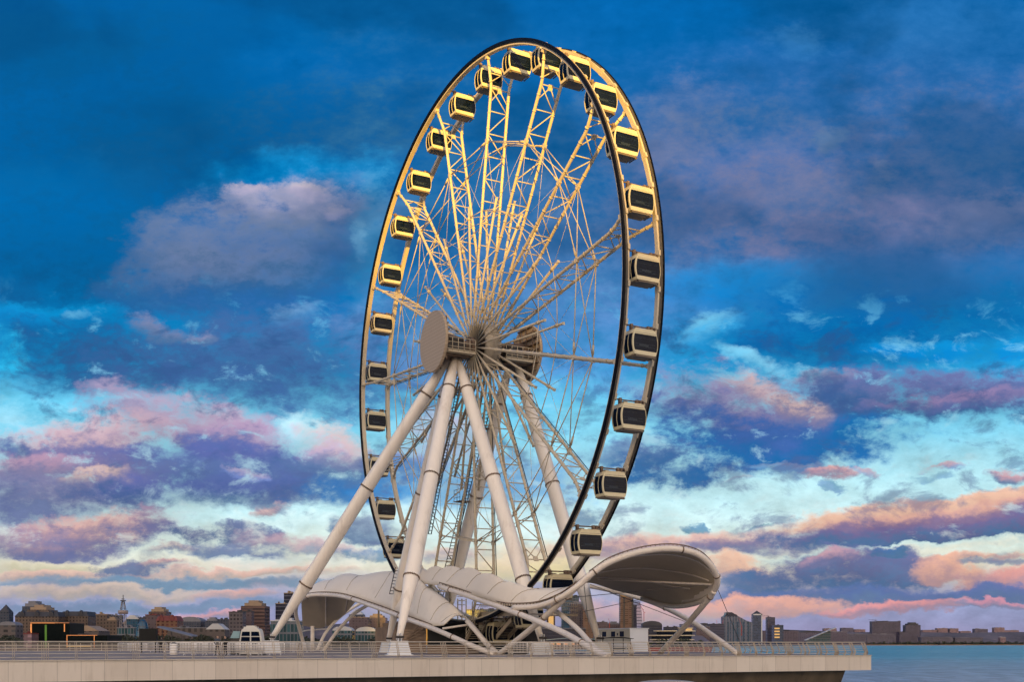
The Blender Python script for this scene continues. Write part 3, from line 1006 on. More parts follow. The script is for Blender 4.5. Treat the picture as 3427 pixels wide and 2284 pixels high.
def gondola():
    g0 = empty('gondola')
    # window body
    core = MB()
    core.prism([(y * 0.955, z * 0.96) for y, z in PROF], 'x', -0.60, 0.60)
    sh = core
    n = len(ZS)
    # frames on the broad faces
    for sx in (-1, 1):
        outer = [(ybulge(z), z) for z in ZS] + [(-ybulge(z), z) for z in reversed(ZS)]
        zi = [-0.70 + 1.32 * i / 12 for i in range(13)]
        inner = [(ybulge(z) - 0.035, z) for z in zi] + [(-(ybulge(z) - 0.11), z) for z in reversed(zi)]
        for xa, xb in ((0.60, 0.685),):
            k = len(outer)
            vs = [(sx * xb, y, z) for y, z in outer] + [(sx * xb, y, z) for y, z in inner] + [(sx * xa, y, z) for y, z in outer] + [(sx * xa, y, z) for y, z in inner]
            fs = []
            for i in range(k):
                j = (i + 1) % k
                fs += [(i, j, k + j, k + i), (2 * k + i, 2 * k + j, j, i), (k + i, k + j, 3 * k + j, 3 * k + i)]
            sh.add(vs, fs)
    # bands and posts on the curved faces
    for sy in (-1, 1):
        def strip(x0, x1, z0, z1, o0=-0.05, o1=0.0, m=6):
            vs = []
            for i in range(m + 1):
                z = z0 + (z1 - z0) * i / m
                y = ybulge(z)
                vs += [(x0, sy * (y + o1), z), (x1, sy * (y + o1), z), (x0, sy * (y + o0), z), (x1, sy * (y + o0), z)]
            fs = []
            for i in range(m):
                a, b = i * 4, i * 4 + 4
                fs += [(a, a + 1, b + 1, b), (a + 1, a + 3, b + 3, b + 1), (a + 2, a, b, b + 2)]
            fs += [(0, 1, 3, 2), (m * 4, m * 4 + 1, m * 4 + 3, m * 4 + 2)]
            return vs, fs
        for args in ((-0.60, 0.60, 0.68, 1.02), (-0.60, 0.60, -1.02, -0.80)):
            sh.add(*strip(*args))
        for x0, x1 in ((-0.60, -0.565), (0.565, 0.60), (-0.03, -0.006), (0.006, 0.03)):
            sh.add(*strip(x0, x1, -0.80, 0.68))
    body = sh.build('cabin_body', M['cream'], g0, (0, 0, -1.385))
    for sx in (-1, 1):
        zi = [-0.71 + 1.34 * i / 12 for i in range(13)]
        inner = [(ybulge(z) - 0.03, z) for z in zi] + [(-(ybulge(z) - 0.10), z) for z in reversed(zi)]
        w = MB()
        w.prism(inner, 'x', min(sx * 0.602, sx * 0.635), max(sx * 0.602, sx * 0.635))
        w.build('window', M['glass'], g0, (0, 0, -1.385))
        w2 = MB()
        for zz, hh_ in ((-0.38, 0.05), (-0.16, 0.03), (0.30, 0.02)):
            w2.box(min(sx * 0.634, sx * 0.639), max(sx * 0.634, sx * 0.639), -0.92, 0.98, zz, zz + hh_)
        w2.box(min(sx * 0.634, sx * 0.639), max(sx * 0.634, sx * 0.639), -0.55, 0.35, -0.36, -0.17)
        w2.build('seat_rail', M['seat'], g0, (0, 0, -1.385))
    for sy in (-1, 1):
        for x0, x1 in ((-0.565, -0.03), (0.03, 0.565)):
            vs = []
            m = 8
            for i in range(m + 1):
                z = -0.80 + 1.48 * i / m
                y = ybulge(z) - 0.025
                vs += [(x0, sy * y, z), (x1, sy * y, z)]
            w = MB()
            w.add(vs, [(i * 2, i * 2 + 1, i * 2 + 3, i * 2 + 2) for i in range(m)], True)
            w.build('door_pane', M['glass'], g0, (0, 0, -1.385))
    # roof and floor
    rf = MB()
    rf.prism([(-0.95, 1.02), (0.95, 1.02), (0.85, 1.09), (-0.85, 1.09)], 'x', -0.62, 0.62)
    rf.box(-0.69, 0.69, -1.01, 1.01, 0.985, 1.02)
    rf.build('roof', M['cream'], g0, (0, 0, -1.385))
    gr = MB()
    for sx in (-1, 1):
        gr.box(min(sx * 0.684, sx * 0.688), max(sx * 0.684, sx * 0.688), -1.0, 1.02, 0.72, 0.745)
    gr.box(-0.15, 0.15, 0.2, 0.9, 1.09, 1.2).box(0.3, 0.5, -0.9, -0.5, 1.09, 1.18)
    gr.build('roof_trim', M['under'], g0, (0, 0, -1.385))
    fl = MB()
    fl.prism([(-0.96, -1.02), (0.96, -1.02), (0.88, -1.16), (-0.88, -1.16)], 'x', -0.64, 0.64)
    for sy in (-1, 1):
        fl.box(-0.55, 0.55, sy * 1.10 - 0.05, sy * 1.10 + 0.05, -1.12, -1.06)
        fl.box(0.32, 0.5, sy * 0.99 - 0.12, sy * 0.99 + 0.12, -1.18, -1.03)
    fl.build('floor', M['under'], g0, (0, 0, -1.385))
    hb = MB()
    hb.bar((0, -1.45, 0), (0, 1.45, 0), 0.06, 8)
    for yy in (-0.9, 0.75, 1.05):
        hb.box(-0.13, 0.13, yy - 0.11, yy + 0.11, -0.36, 0.13)
    for sy in (-1, 1):
        hb.bar((0, sy * 1.45, 0), (0, sy * 1.33, 0), 0.13, 10)
    hb.build('hanger_bar', M['rust'], g0)
    return g0


ORD = ['zeroth', 'first', 'second', 'third', 'fourth', 'fifth', 'sixth', 'seventh', 'eighth', 'ninth', 'tenth', 'eleventh', 'twelfth', 'thirteenth', 'fourteenth', 'fifteenth']
proto = gondola()
TOPK = 10.5
for k in range(30):
    if k in (25, 26):
        continue
    a = R(-57.5 + 12 * k)
    p = WC + 28.0 * (math.cos(a) * TV + math.sin(a) * Vector((0, 0, 1)))
    o = proto if k == 0 else copy_tree(proto)
    if k == 0:
        proto0 = proto
    o.location = p
    o.rotation_euler = (0, 0, -A_W)
    if k == 10:
        lab = 'golden sunlit gondola just right of the wheel\'s highest point, crossed by the near rim'
    elif 11 <= k <= 17:
        lab = 'golden sunlit gondola, %s anticlockwise from the highest point of the wheel' % ORD[k - 10]
    elif 18 <= k <= 24:
        lab = 'shaded cream gondola on the far left side, %s anticlockwise from the wheel top' % ORD[k - 10]
    elif 6 <= k <= 9:
        lab = 'golden sunlit gondola, %s clockwise from the highest point of the wheel' % ORD[11 - k]
    elif 0 <= k <= 5:
        lab = 'shaded cream gondola on the near right side, %s clockwise from the wheel top' % ORD[11 - k]
    else:
        lab = {27: 'cream gondola at the boarding platform, seen between the stair and the posts',
               28: 'cream gondola at the right end of the boarding platform, low behind the crossed tubes',
               29: 'cream gondola just below the canopy valley, beside the right front leg'}[k]
    tag(o, lab, 'gondola', 'gondolas hanging round the wheel')

# ------------------------------------------------------------------ tensile canopies


SKEW = 1.1


def patch(cols, n=6, m=14, A=0.0, edge_drop=0.0):
    """surface through columns of three points (front, crest, back); pillows of height A between the columns"""
    F_ = spline([c[0] for c in cols], n)
    Mi = spline([c[1] for c in cols], n)
    B_ = spline([c[2] for c in cols], n)
    rows = []
    for i in range(len(F_)):
        r_ = []
        for j in range(m + 1):
            v = j / m
            p = F_[i] * ((1 - v) * (1 - 2 * v)) + Mi[i] * (4 * v * (1 - v)) + B_[i] * (v * (2 * v - 1))
            if A:
                aa = A(i / n) if callable(A) else A
                ph = abs(math.sin(PI * (i / n - SKEW * v)))
                p = p + Vector((0, 0, aa * (ph ** 0.7) * (math.sin(PI * min(1, v * 1.2)) ** 0.7 if v < 0.83 else 0)))
            r_.append(p)
        rows.append(r_)
    return rows


def membrane(rows, name, parent, seams=True):
    mb = MB()
    w = len(rows[0])
    vs = [p for r_ in rows for p in r_]
    fs = []
    for i in range(len(rows) - 1):
        for j in range(w - 1):
            a = i * w + j
            fs.append((a, a + w, a + w + 1, a + 1))
    mb.add(vs, fs, True)
    o = mb.build(name, M['membrane'], parent)
    so_ = o.modifiers.new('thickness', 'SOLIDIFY')
    so_.thickness = 0.03
    lb = MB()  # brown sheet under the membrane, painted as its shaded underside
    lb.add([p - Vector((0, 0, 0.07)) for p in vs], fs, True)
    lb.build('underside_shade', M['underside_shade'], o)
    return o


def tubes(name, lines, rad, parent, m='tube', n=14, fl=None, sm=8):
    for pts in lines:
        mb = MB()
        P = spline(pts, sm) if len(pts) > 2 else [Vector(p) for p in pts]
        mb.tube(P, rad, n)
        o = mb.build(name, M[m], parent)
        if fl:
            L = [0]
            for a, b in zip(P, P[1:]):
                L.append(L[-1] + (b - a).length)
            for f in fl:
                cb = MB()
                t = f * L[-1]
                for i in range(len(P) - 1):
                    if L[i + 1] >= t:
                        k = (t - L[i]) / max(1e-6, L[i + 1] - L[i])
                        cb.ring(P[i].lerp(P[i + 1], k), P[i + 1] - P[i], rad * 0.98, 0.06, 0.10, 14)
                        break
                cb.build('bolted_flange', M['rust'], o)


can1 = empty('membrane_canopy', at(1660, 2193, 105))
can1.location.z = 0
tag(can1, 'lower left scalloped white membrane canopy, arching from the pier floor past the front wheel leg', 'canopy', 'tensile membrane canopies at the wheel foot')
can2 = empty('membrane_canopy', at(2030, 2202, 84.3))
can2.location.z = 0
tag(can2, 'larger white membrane canopy that sweeps up to a raised shell at its right end', 'canopy', 'tensile membrane canopies at the wheel foot')
O1 = Matrix.Translation(-can1.location)


def attach(parent):
    """children were built in world coordinates: bring them into the parent's"""
    inv_ = parent.matrix_basis.inverted()
    for ch in parent.children:
        ch.matrix_parent_inverse = inv_


c1 = [
 (r3(234, 724, 146), r3(225, 700, 154), r3(232, 848, 163)),
 (r3(330, 698, 142), r3(330, 665, 151), r3(330, 858, 163)),
 (r3(430, 708, 137), r3(440, 622, 146), r3(425, 800, 160)),
 (r3(560, 748, 131), r3(580, 612, 137), r3(520, 700, 148)),
 (r3(700, 798, 121.5), r3(700, 600, 127), r3(650, 640, 132)),
 (r3(775, 826, 117), r3(765, 640, 121), r3(740, 620, 126)),
 (r3(835, 846, 113.2), r3(850, 720, 115.5), r3(835, 665, 119)),
 (r3(878, 848, 111.3), r3(935, 776, 111.3), r3(935, 742, 112)),
 (r3(905, 846, 110.3), r3(975, 818, 110), r3(1028, 822, 110)),
]
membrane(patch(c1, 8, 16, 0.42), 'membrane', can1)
f1 = [r3(246, 985, 155), r3(222, 880, 153), r3(200, 790, 150), r3(212, 740, 147), r3(260, 708, 144.5), r3(330, 702, 142), r3(430, 712, 137), r3(560, 754, 130), r3(700, 806, 121.5), r3(850, 862, 112.5), r3(950, 905, 108.8), r3(1050, 950, 106.3), r3(1150, 990, 104.6)]
f1[0].z = 0.0
f1[-1].z = 0.02
tubes('edge_tube', [f1], 0.25, can1, fl=[0.22, 0.42, 0.66, 0.9])
e2 = [r3(1018, 828, 110), r3(1060, 875, 108.6), r3(1110, 935, 107.5), r3(1165, 992, 104.8)]
e2[-1].z = 0.02
tubes('edge_tube', [e2], 0.26, can1, fl=[0.75])
tubes('cross_tube', [[r3(900, 864, 110.5), r3(1022, 846, 110)]], 0.11, can1)
bk = [[r3(300, 975, 160), r3(345, 880, 161), r3(420, 800, 162), r3(520, 735, 162)], [r3(330, 975, 152), r3(395, 880, 152), r3(470, 800, 151), r3(545, 750, 150)]]
for b in bk:
    b[0].z = 0.0
tubes('back_tube', bk, 0.22, can1)
tubes('cross_tube', [[r3(218, 880, 153), r3(262, 872, 156), r3(348, 866, 160)]], 0.10, can1)
col0 = at(1046, 2097, 150)
tubes('support_post', [[Vector((col0.x, col0.y, 0)), col0]], 0.26, can1)
# lacing rail along the edge tube
lr = MB()
P = spline([p + Vector((0, 0, 0.36)) for p in f1[4:10]], 8)
lr.tube(P, 0.05, 6)
for p in P[::1]:
    lr.bar(p, p - Vector((0, 0, 0.3)), 0.035, 4)
lr.build('lacing_rail', M['rust'], can1)
# seams of the pillows
rows1 = patch(c1, 8, 16, 0.42)


def seam(parent, rows, every, j0=1, j1=15, r=0.03):
    for i in every:
        if i >= 64:
            continue
        mb = MB()
        pts = []
        w_ = len(rows[0]) - 1
        for j in range(j0, j1):
            q = i + SKEW * 8 * j / w_
            a = int(q)
            if a + 1 < len(rows):
                pts.append(rows[a][j].lerp(rows[a + 1][j], q - a) + Vector((0, 0, 0.02)))
        if len(pts) < 3:
            continue
        mb.tube(pts, r, 6)
        mb.build('seam', M['tan'], parent)


seam(can1, rows1, [8 * k for k in range(0, 8)])
for i in (9, 17):
    mb = MB()
    mb.tube([rows1[i][j] - Vector((0, 0, 0.12)) for j in range(0, 17)], 0.09, 8)
    mb.build('rib', M['tube'], can1)

c2 = [
 (r3(780, 645, 122), r3(790, 598, 124), r3(770, 645, 127)),
 (r3(840, 650, 117.5), r3(860, 584, 119.5), r3(840, 650, 122)),
 (r3(905, 660, 113), r3(940, 583, 114.5), r3(900, 645, 118)),
 (r3(1000, 690, 108.5), r3(1030, 592, 109.5), r3(1000, 650, 112)),
 (r3(1100, 718, 104.5), r3(1130, 622, 105), r3(1110, 660, 108)),
 (r3(1215, 752, 101), r3(1235, 664, 101.5), r3(1240, 670, 103)),
 (r3(1350, 738, 97.8), r3(1365, 692, 98.4), r3(1365, 670, 99.5)),
 (r3(1480, 680, 95.8), r3(1490, 672, 96.6), r3(1490, 665, 98.5)),
 (r3(1600, 592, 95), r3(1602, 602, 99), r3(1600, 642, 106)),
 (r3(1720, 519, 95), r3(1735, 565, 102), r3(1730, 680, 113)),
 (r3(1860, 480, 95.2), r3(1865, 560, 103), r3(1850, 708, 113)),
 (r3(2000, 466, 95.5), r3(1990, 575, 102), r3(1970, 742, 110)),
 (r3(2110, 492, 96), r3(2095, 600, 100.5), r3(2060, 742, 105.5)),
 (r3(2180, 555, 97), r3(2170, 630, 99.2), r3(2145, 716, 101.5)),
 (r3(2206, 625, 98), r3(2204, 650, 98.5), r3(2196, 672, 99)),
]
amp = lambda k: 0.42 if k < 5 else (0.3 * (7 - k) / 2 + 0.02 if k < 7 else 0.02)
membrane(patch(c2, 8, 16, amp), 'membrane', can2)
rows2 = patch(c2, 8, 16, amp)
seam(can2, rows2, [8 * k for k in range(1, 8)])
f2 = [r3(885, 662, 113.5), r3(1000, 700, 108.5), r3(1150, 752, 103), r3(1300, 808, 97.5), r3(1480, 885, 91.5), r3(1620, 965, 86.5), r3(1695, 1004, 84.3)]
f2[-1].z = 0.02
tubes('edge_tube', [f2], 0.25, can2, fl=[0.08, 0.52, 0.86])
fd = [r3(1238, 764, 99.8), r3(1350, 757, 97.6), r3(1450, 722, 96), r3(1540, 664, 95.2), r3(1600, 616, 95)]
tubes('edge_tube', [fd], 0.25, can2, fl=[0.6])
fc = [r3(1170, 995, 104.8), r3(1300, 884, 100.5), r3(1400, 796, 97.8), r3(1500, 702, 95.8), r3(1600, 612, 94.9), r3(1700, 545, 94.9), r3(1850, 496, 95.1), r3(2000, 482, 95.4), r3(2120, 510, 96.2), r3(2188, 572, 97), r3(2212, 635, 98.1), r3(2192, 690, 99.4), r3(2150, 745, 101), r3(2060, 850, 105), r3(1935, 992, 109.5)]
fc[0].z = 0.02
fc[-1].z = 0.02
tubes('edge_tube', [fc], 0.27, can2, fl=[0.2, 0.28, 0.36, 0.55, 0.66, 0.73])
fb = [r3(1560, 655, 121), r3(1643, 668, 119), r3(1780, 700, 116), r3(1925, 748, 113), r3(2075, 822, 109), r3(2200, 905, 105.5), r3(2312, 985, 102)]
fb[-1].z = 0.02
tubes('edge_tube', [fb], 0.25, can2, fl=[0.5])
tubes('edge_tube', [[c[2] + Vector((0, 0, -0.25)) for c in c2[10:]]], 0.22, can2)
g3 = [r3(1370, 755, 103), r3(1432, 775, 100), r3(1540, 862, 94), r3(1625, 955, 88.5), r3(1690, 1004, 84.3)]
g3[-1].z = 0.02
tubes('edge_tube', [g3], 0.22, can2)
tubes('strut', [[at(1776, 2057, 101), at(1872, 2059, 101)]], 0.08, can2)
tubes('strut', [[at(1968, 1938, 106), at(2383, 1958, 98.8)]], 0.10, can2)
# ribs under the shell
for (i0, i1, j0, j1) in ((64, 108, 4, 3), (64, 104, 9, 8), (66, 96, 12, 12)):
    mb = MB()
    pts = []
    for i in range(i0, i1 + 1, 2):
        j = j0 + (j1 - j0) * (i - i0) / (i1 - i0)
        a = int(j)
        pts.append(rows2[i][a].lerp(rows2[i][min(16, a + 1)], j - a) - Vector((0, 0, 0.12)))
    mb.tube(pts, 0.07, 8)
    mb.build('rib', M['tube'], can2)
lr = MB()
P = spline([p + Vector((0, 0, 0.40)) for p in fc[4:11]], 7)
lr.tube(P, 0.05, 6)
for p in P:
    lr.bar(p, p - Vector((0, 0, 0.34)), 0.035, 4)
P = spline([p + Vector((0, 0, 0.40)) for p in f2[0:3]] + [fd[0] + Vector((0, 0, 0.4))] + [p + Vector((0, 0, 0.40)) for p in fd[1:4]], 7)
lr.tube(P, 0.05, 6)
for p in P:
    lr.bar(p, p - Vector((0, 0, 0.34)), 0.035, 4)
lr.build('lacing_rail', M['rust'], can2)
for a, b in ((at(1954, 1955, 104), at(1976, 2150, 101)), (at(1900, 2003, 103), at(2380, 1958, 99)), (at(1925, 2055, 101), at(2148, 2007, 112)), (at(2040, 1985, 115), at(2292, 2082, 107)), (at(1975, 1958, 107), at(2120, 2013, 112)), (at(2398, 1964, 98.5), at(2480, 2160, 112))):
    mb = MB()
    mb.bar(a, b, 0.028, 6)
    mb.build('stay_cable', M['cable'], can2)
attach(can1)
attach(can2)

# ------------------------------------------------------------------ pier railings


def railing(root, P_of, N_of, k0, k1, quad_every=3, step=1 / 3, quad=True, h_=1.13):
    """posts of bent flat bars, pairs and fours alternating; P_of(k) point on the edge, N_of outward normal"""
    def prof(z):
        if z < 0.30:
            return 0.13 * (z / 0.30)
        return 0.13 - 0.37 * ((z - 0.30) / (h_ - 0.30))
    k = k0
    i = 0
    kk = []
    while k <= k1 + 1e-6:
        kk.append(k)
        k += step
    for k in kk:
        isq = abs(k - round(k)) < 0.01 and quad
        base = P_of(k)
        N = N_of(k)
        T = Vector((-N.y, N.x, 0))
        mb = MB()
        offs = [-0.18, -0.06, 0.06, 0.18] if isq else [-0.05, 0.05]
        for o in offs:
            pts = []
            for z in (0.0, 0.12, 0.22, 0.30, 0.40, 0.7, 1.0, h_ - 0.02):
                pts.append(base + T * o + N * prof(z) + Vector((0, 0, z)))
            w = [0.065, 0.06, 0.055, 0.05, 0.042, 0.036, 0.03, 0.026]
            vs = []
            for p, ww in zip(pts, w):
                for a, b in ((-1, -1), (1, -1), (1, 1), (-1, 1)):
                    vs.append(p + N * a * ww + T * b * 0.012)
            fs = []
            for q in range(len(pts) - 1):
                for e in range(4):
                    e2_ = (e + 1) % 4
                    fs.append((q * 4 + e, q * 4 + e2_, q * 4 + 4 + e2_, q * 4 + 4 + e))
            fs.append(tuple(range(len(pts) * 4 - 4, len(pts) * 4)))
            mb.add(vs, fs)
        mb.build('post', M['post'], root)
    for z, r in ((h_, 0.032), (0.905, 0.022), (0.74, 0.022), (0.58, 0.022), (0.42, 0.022), (0.20, 0.022)):
        mb = MB()
        mb.tube([P_of(k) + N_of(k) * (prof(z) + 0.0) + Vector((0, 0, z)) for k in [k0 + (k1 - k0) * q / 60 for q in range(61)]], r, 6)
        mb.build('rail', M['rail'], root)


rl = empty('railing', E0)
tag(rl, 'long beige railing of bent double posts and six rails along the front pier edge', 'railing')
railing(rl, lambda k: E0 + EK * k - EN * 0.12, lambda k: EN, -3.0, 12.667)
attach(rl)
bp_ = [E_B - EN * 0.3 - ED * 0.3] + [Vector(p) for p in back[:3]]
Ls = [0]
for a, b in zip(bp_, bp_[1:]):
    Ls.append(Ls[-1] + (b - a).length)


def bpt(k):
    t = k * 5.1
    for i in range(len(bp_) - 1):
        if Ls[i + 1] >= t or i == len(bp_) - 2:
            return bp_[i].lerp(bp_[i + 1], (t - Ls[i]) / (Ls[i + 1] - Ls[i]))


def bn(k):
    d = (bpt(k + 0.3) - bpt(k)).normalized() if k < Ls[-1] / 5.1 - 0.35 else (bpt(k) - bpt(k - 0.3)).normalized()
    return Vector((d.y, -d.x, 0))


rb = empty('railing', bp_[0])
tag(rb, 'farther beige railing that turns the pier corner and runs back along the right side', 'railing')
railing(rb, lambda k: bpt(k), bn, 0.06, int(Ls[-1] / 5.1 * 3) / 3)
attach(rb)
# left far side of the pier: plain fence
rc = empty('railing', (-60, 150, 0))
tag(rc, 'thin pale railing along the far edge of the pier, left of the wheel', 'railing')
pa, pb_ = Vector((-93, 149.5, 0)), Vector((-12, 171, 0))
mb = MB()
for i in range(61):
    p = pa.lerp(pb_, i / 60)
    mb.box(p.x - 0.03, p.x + 0.03, p.y - 0.03, p.y + 0.03, 0, 1.1)
mb.build('posts', M['rail'], rc)
mb = MB()
for z in (1.1, 0.85, 0.6, 0.35):
    mb.bar(pa + Vector((0, 0, z)), pb_ + Vector((0, 0, z)), 0.03)
mb.build('rails', M['rail'], rc)
attach(rc)

# ------------------------------------------------------------------ crowd barriers


def barrier():
    r = empty('crowd_barrier')
    f = MB()
    f.tube([(-1.1, 0, 0.15), (-1.1, 0, 1.02), (-1.04, 0, 1.1), (1.04, 0, 1.1), (1.1, 0, 1.02), (1.1, 0, 0.15)], 0.036, 6)
    f.bar((-1.1, 0, 0.22), (1.1, 0, 0.22), 0.02)
    f.build('frame', M['barrier'], r)
    b = MB()
    for i in range(1, 17):
        x = -1.1 + 2.2 * i / 17
        b.bar((x, 0, 0.22), (x, 0, 1.1), 0.019, 4)
    b.build('bars', M['barrier'], r)
    for x in (-0.8, 0.8):
        ft = MB()
        ft.tube([(x, -0.32, 0.02), (x, -0.15, 0.12), (x, 0, 0.22), (x, 0.15, 0.12), (x, 0.32, 0.02)], 0.022, 6)
        ft.build('foot', M['barrier'], r)
    return r


bar0 = barrier()
spots = []
for i in range(4):
    spots.append((at(425 + 34 * i, 2181, 146 - i * 4), 0.35, 'left'))
for i in range(9):
    spots.append((at(612 + 37 * i, 2198, 97.5 + (-0.5 if i % 2 else 0.6) - i * 0.3), 0.05, 'mid'))
for i in range(4):
    spots.append((at(1745 + 62 * i, 2194, 98.5), 0.1, 'right'))
for i in range(3):
    spots.append((at(960 + 45 * i, 2186, 125), 0.2, 'far'))
labs = {'left': 'white crowd barrier in the short row left of the black screen, %s from the left',
        'mid': 'white crowd barrier in the row before the cable cabin kiosk, %s from the left',
        'right': 'white crowd barrier right of the canopy foot, %s from the left of its row',
        'far': 'white crowd barrier standing by the pedestal of the far left leg, %s from the left'}
cnt = {}
for i, (p, rz, kk) in enumerate(spots):
    o = bar0 if i == 0 else copy_tree(bar0)
    o.location = (p.x, p.y, 0)
    o.rotation_euler = (0, 0, rz)
    cnt[kk] = cnt.get(kk, 0) + 1
    tag(o, labs[kk] % ORD[cnt[kk]], 'barrier', 'white crowd barriers on the pier')

# ------------------------------------------------------------------ people
M['skin'] = mat('skin', (0.42, 0.26, 0.19), 0.5, var=0.05)
M['hair'] = mat('dark_hair', (0.012, 0.010, 0.009), 0.6)
M['coat'] = mat('black_coat', (0.010, 0.010, 0.013), 0.8)
M['jean'] = mat('dark_trousers', (0.012, 0.013, 0.02), 0.8)
M['coat2'] = mat('blue_grey_jacket', (0.04, 0.06, 0.09), 0.8)


def person(loc, rz, label, H=1.75, coat='coat', stance=0.12, arms='pockets'):
    s = H / 1.75
    J = {'pel': (0, 0, 0.95), 'spi': (0, 0.0, 1.12), 'che': (0, -0.01, 1.30), 'neck': (0, 0, 1.47), 'hb': (0, -0.01, 1.55), 'hm': (0, -0.02, 1.64), 'ht': (0, 0.0, 1.73)}
    Rr = {'pel': .15, 'spi': .14, 'che': .165, 'neck': .06, 'hb': .075, 'hm': .10, 'ht': .065}
    E_ = [('pel', 'spi'), ('spi', 'che'), ('che', 'neck'), ('neck', 'hb'), ('hb', 'hm'), ('hm', 'ht')]
    for sd_, sx in (('l', -1), ('r', 1)):
        J['hip' + sd_] = (sx * 0.09, 0, 0.88); Rr['hip' + sd_] = .10
        J['kn' + sd_] = (sx * (0.09 + stance * 0.4), -0.02, 0.50); Rr['kn' + sd_] = .062
        J['an' + sd_] = (sx * (0.09 + stance * 0.6), 0.02, 0.09); Rr['an' + sd_] = .045
        J['to' + sd_] = (sx * (0.11 + stance * 0.7), -0.16, 0.035); Rr['to' + sd_] = .035
        J['sh' + sd_] = (sx * 0.18, 0, 1.40); Rr['sh' + sd_] = .07
        J['el' + sd_] = (sx * 0.27, 0.04, 1.14); Rr['el' + sd_] = .052
        J['wr' + sd_] = (sx * 0.20, -0.12, 0.98) if arms == 'pockets' else (sx * 0.27, -0.10, 0.93)
        Rr['wr' + sd_] = .038
        J['hd' + sd_] = tuple(a + b for a, b in zip(J['wr' + sd_], (sx * -0.01, -0.03, -0.09))); Rr['hd' + sd_] = .036
        E_ += [('pel', 'hip' + sd_), ('hip' + sd_, 'kn' + sd_), ('kn' + sd_, 'an' + sd_), ('an' + sd_, 'to' + sd_), ('che', 'sh' + sd_), ('sh' + sd_, 'el' + sd_), ('el' + sd_, 'wr' + sd_), ('wr' + sd_, 'hd' + sd_)]
    ks = list(J)
    me = bpy.data.meshes.new('person')
    me.from_pydata([tuple(c * s for c in J[k]) for k in ks], [(ks.index(a), ks.index(b)) for a, b in E_], [])
    o = bpy.data.objects.new('person', me)
    COL.objects.link(o)
    sk = o.modifiers.new('skin', 'SKIN')
    for k, v in zip(ks, me.skin_vertices[0].data):
        v.radius = (Rr[k] * s, Rr[k] * s * (0.75 if k in ('che', 'spi', 'pel') else 1))
        v.use_root = (k == 'pel')
    su = o.modifiers.new('sub', 'SUBSURF')
    su.levels = su.render_levels = 1
    dg = bpy.context.evaluated_depsgraph_get()
    me2 = bpy.data.meshes.new_from_object(o.evaluated_get(dg))
    o.modifiers.clear()
    o.data = me2
    me2.materials.clear()
    for m_ in (M['skin'], M[coat], M['jean'], M['hair']):
        me2.materials.append(m_)
    for p in me2.polygons:
        z = p.center.z / s
        x = abs(p.center.x / s)
        y = p.center.y / s
        if z > 1.48:
            p.material_index = 3 if (z > 1.68 or y > 0.02) else 0
        elif z > 0.86 and (x < 0.15 or z > 0.95 or y > -0.09):
            p.material_index = 1
        elif x > 0.16 and z > 0.8:
            p.material_index = 0
        else:
            p.material_index = 2
        p.use_smooth = True
    o.location = loc
    o.rotation_euler = (0, 0, rz)
    return tag(o, label, 'person', 'people standing on the pier')


def ground(px, depth):
    return Vector(((px - CX) / F * depth, depth, 0))


person(ground(538, 125), 2.9, 'person in a black coat and dark trousers standing below the black screen', 1.76)
person(ground(728, 95.3), 0.5, 'person in a blue grey jacket standing left of the cable cabin kiosk', 1.72, coat='coat2')
person(ground(754, 95.0), -0.8, 'person in dark clothes standing closest to the cable cabin kiosk', 1.70, stance=0.18, arms='down')

# ------------------------------------------------------------------ cable cabin kiosk, bin, screen
kc = empty('cable_cabin_kiosk', ground(844, 99), 0.06)
tag(kc, 'white upright cable car cabin with dark windows parked on the pier', 'kiosk')
sec = [(-0.96, 0.10), (-1.0, 0.75), (-0.95, 1.3), (-0.84, 2.0), (-0.76, 2.25), (-0.62, 2.34), (0.62, 2.34), (0.76, 2.25), (0.84, 2.0), (0.95, 1.3), (1.0, 0.75), (0.96, 0.10)]
b = MB()
b.prism(sec, 'y', -0.85, 0.85)
b.box(-0.66, 0.5, -0.5, 0.5, 2.345, 2.50)
b.box(-0.45, 0.3, -0.4, 0.4, 2.50, 2.60)
b.build('cabin_body', M['kiosk'], kc)
grey_panel = mat('grey_panel', (0.22, 0.21, 0.22), 0.4)
for sx in (-1, 1):
    for name_, m_, poly in (('window', M['glass'], [(.06, .95), (.86, .95), (.79, 1.60), (.06, 1.60)]), ('window', M['glass'], [(.06, 1.68), (.78, 1.68), (.71, 2.06), (.06, 2.06)]),
                            ('lower_panel', grey_panel, [(.06, .40), (.88, .40), (.88, .87), (.06, .87)])):
        w = MB()
        w.prism([(sx * x, z) for x, z in poly], 'y', -0.875, -0.852)
        w.build(name_, m_, kc)
b = MB()
b.box(-1.72, -1.0, -0.8, 0.8, 0.06, 1.45)
b.build('side_box', M['dark'], kc)
b = MB()
b.prism([(-1.78, 1.50), (-1.0, 1.50), (-0.92, 2.10), (-1.5, 2.12)], 'y', -0.7, 0.7)
b.build('side_window', mat('pale_glass', (0.25, 0.38, 0.42), 0.15), kc)
b = MB()
b.box(-1.1, 1.1, -0.9, 0.9, 0.0, 0.09)
b.build('base', M['dark'], kc)

bn_ = empty('litter_bin', ground(581, 98))
tag(bn_, 'white drum shaped litter bin with a black opening among the barriers', 'bin')
b = MB()
b.tube([(0, 0, 0.02), (0, 0, 0.10), (0, 0, 0.98), (0, 0, 1.02)], [0.28, 0.33, 0.30, 0.26], 20)
b.build('drum', M['barrier'], bn_)
b = MB()
b.tube([(0, 0, 1.03), (0, 0, 1.06), (0, 0, 1.12)], [0.27, 0.27, 0.12], 16)
b.build('lid', M['dark'], bn_)

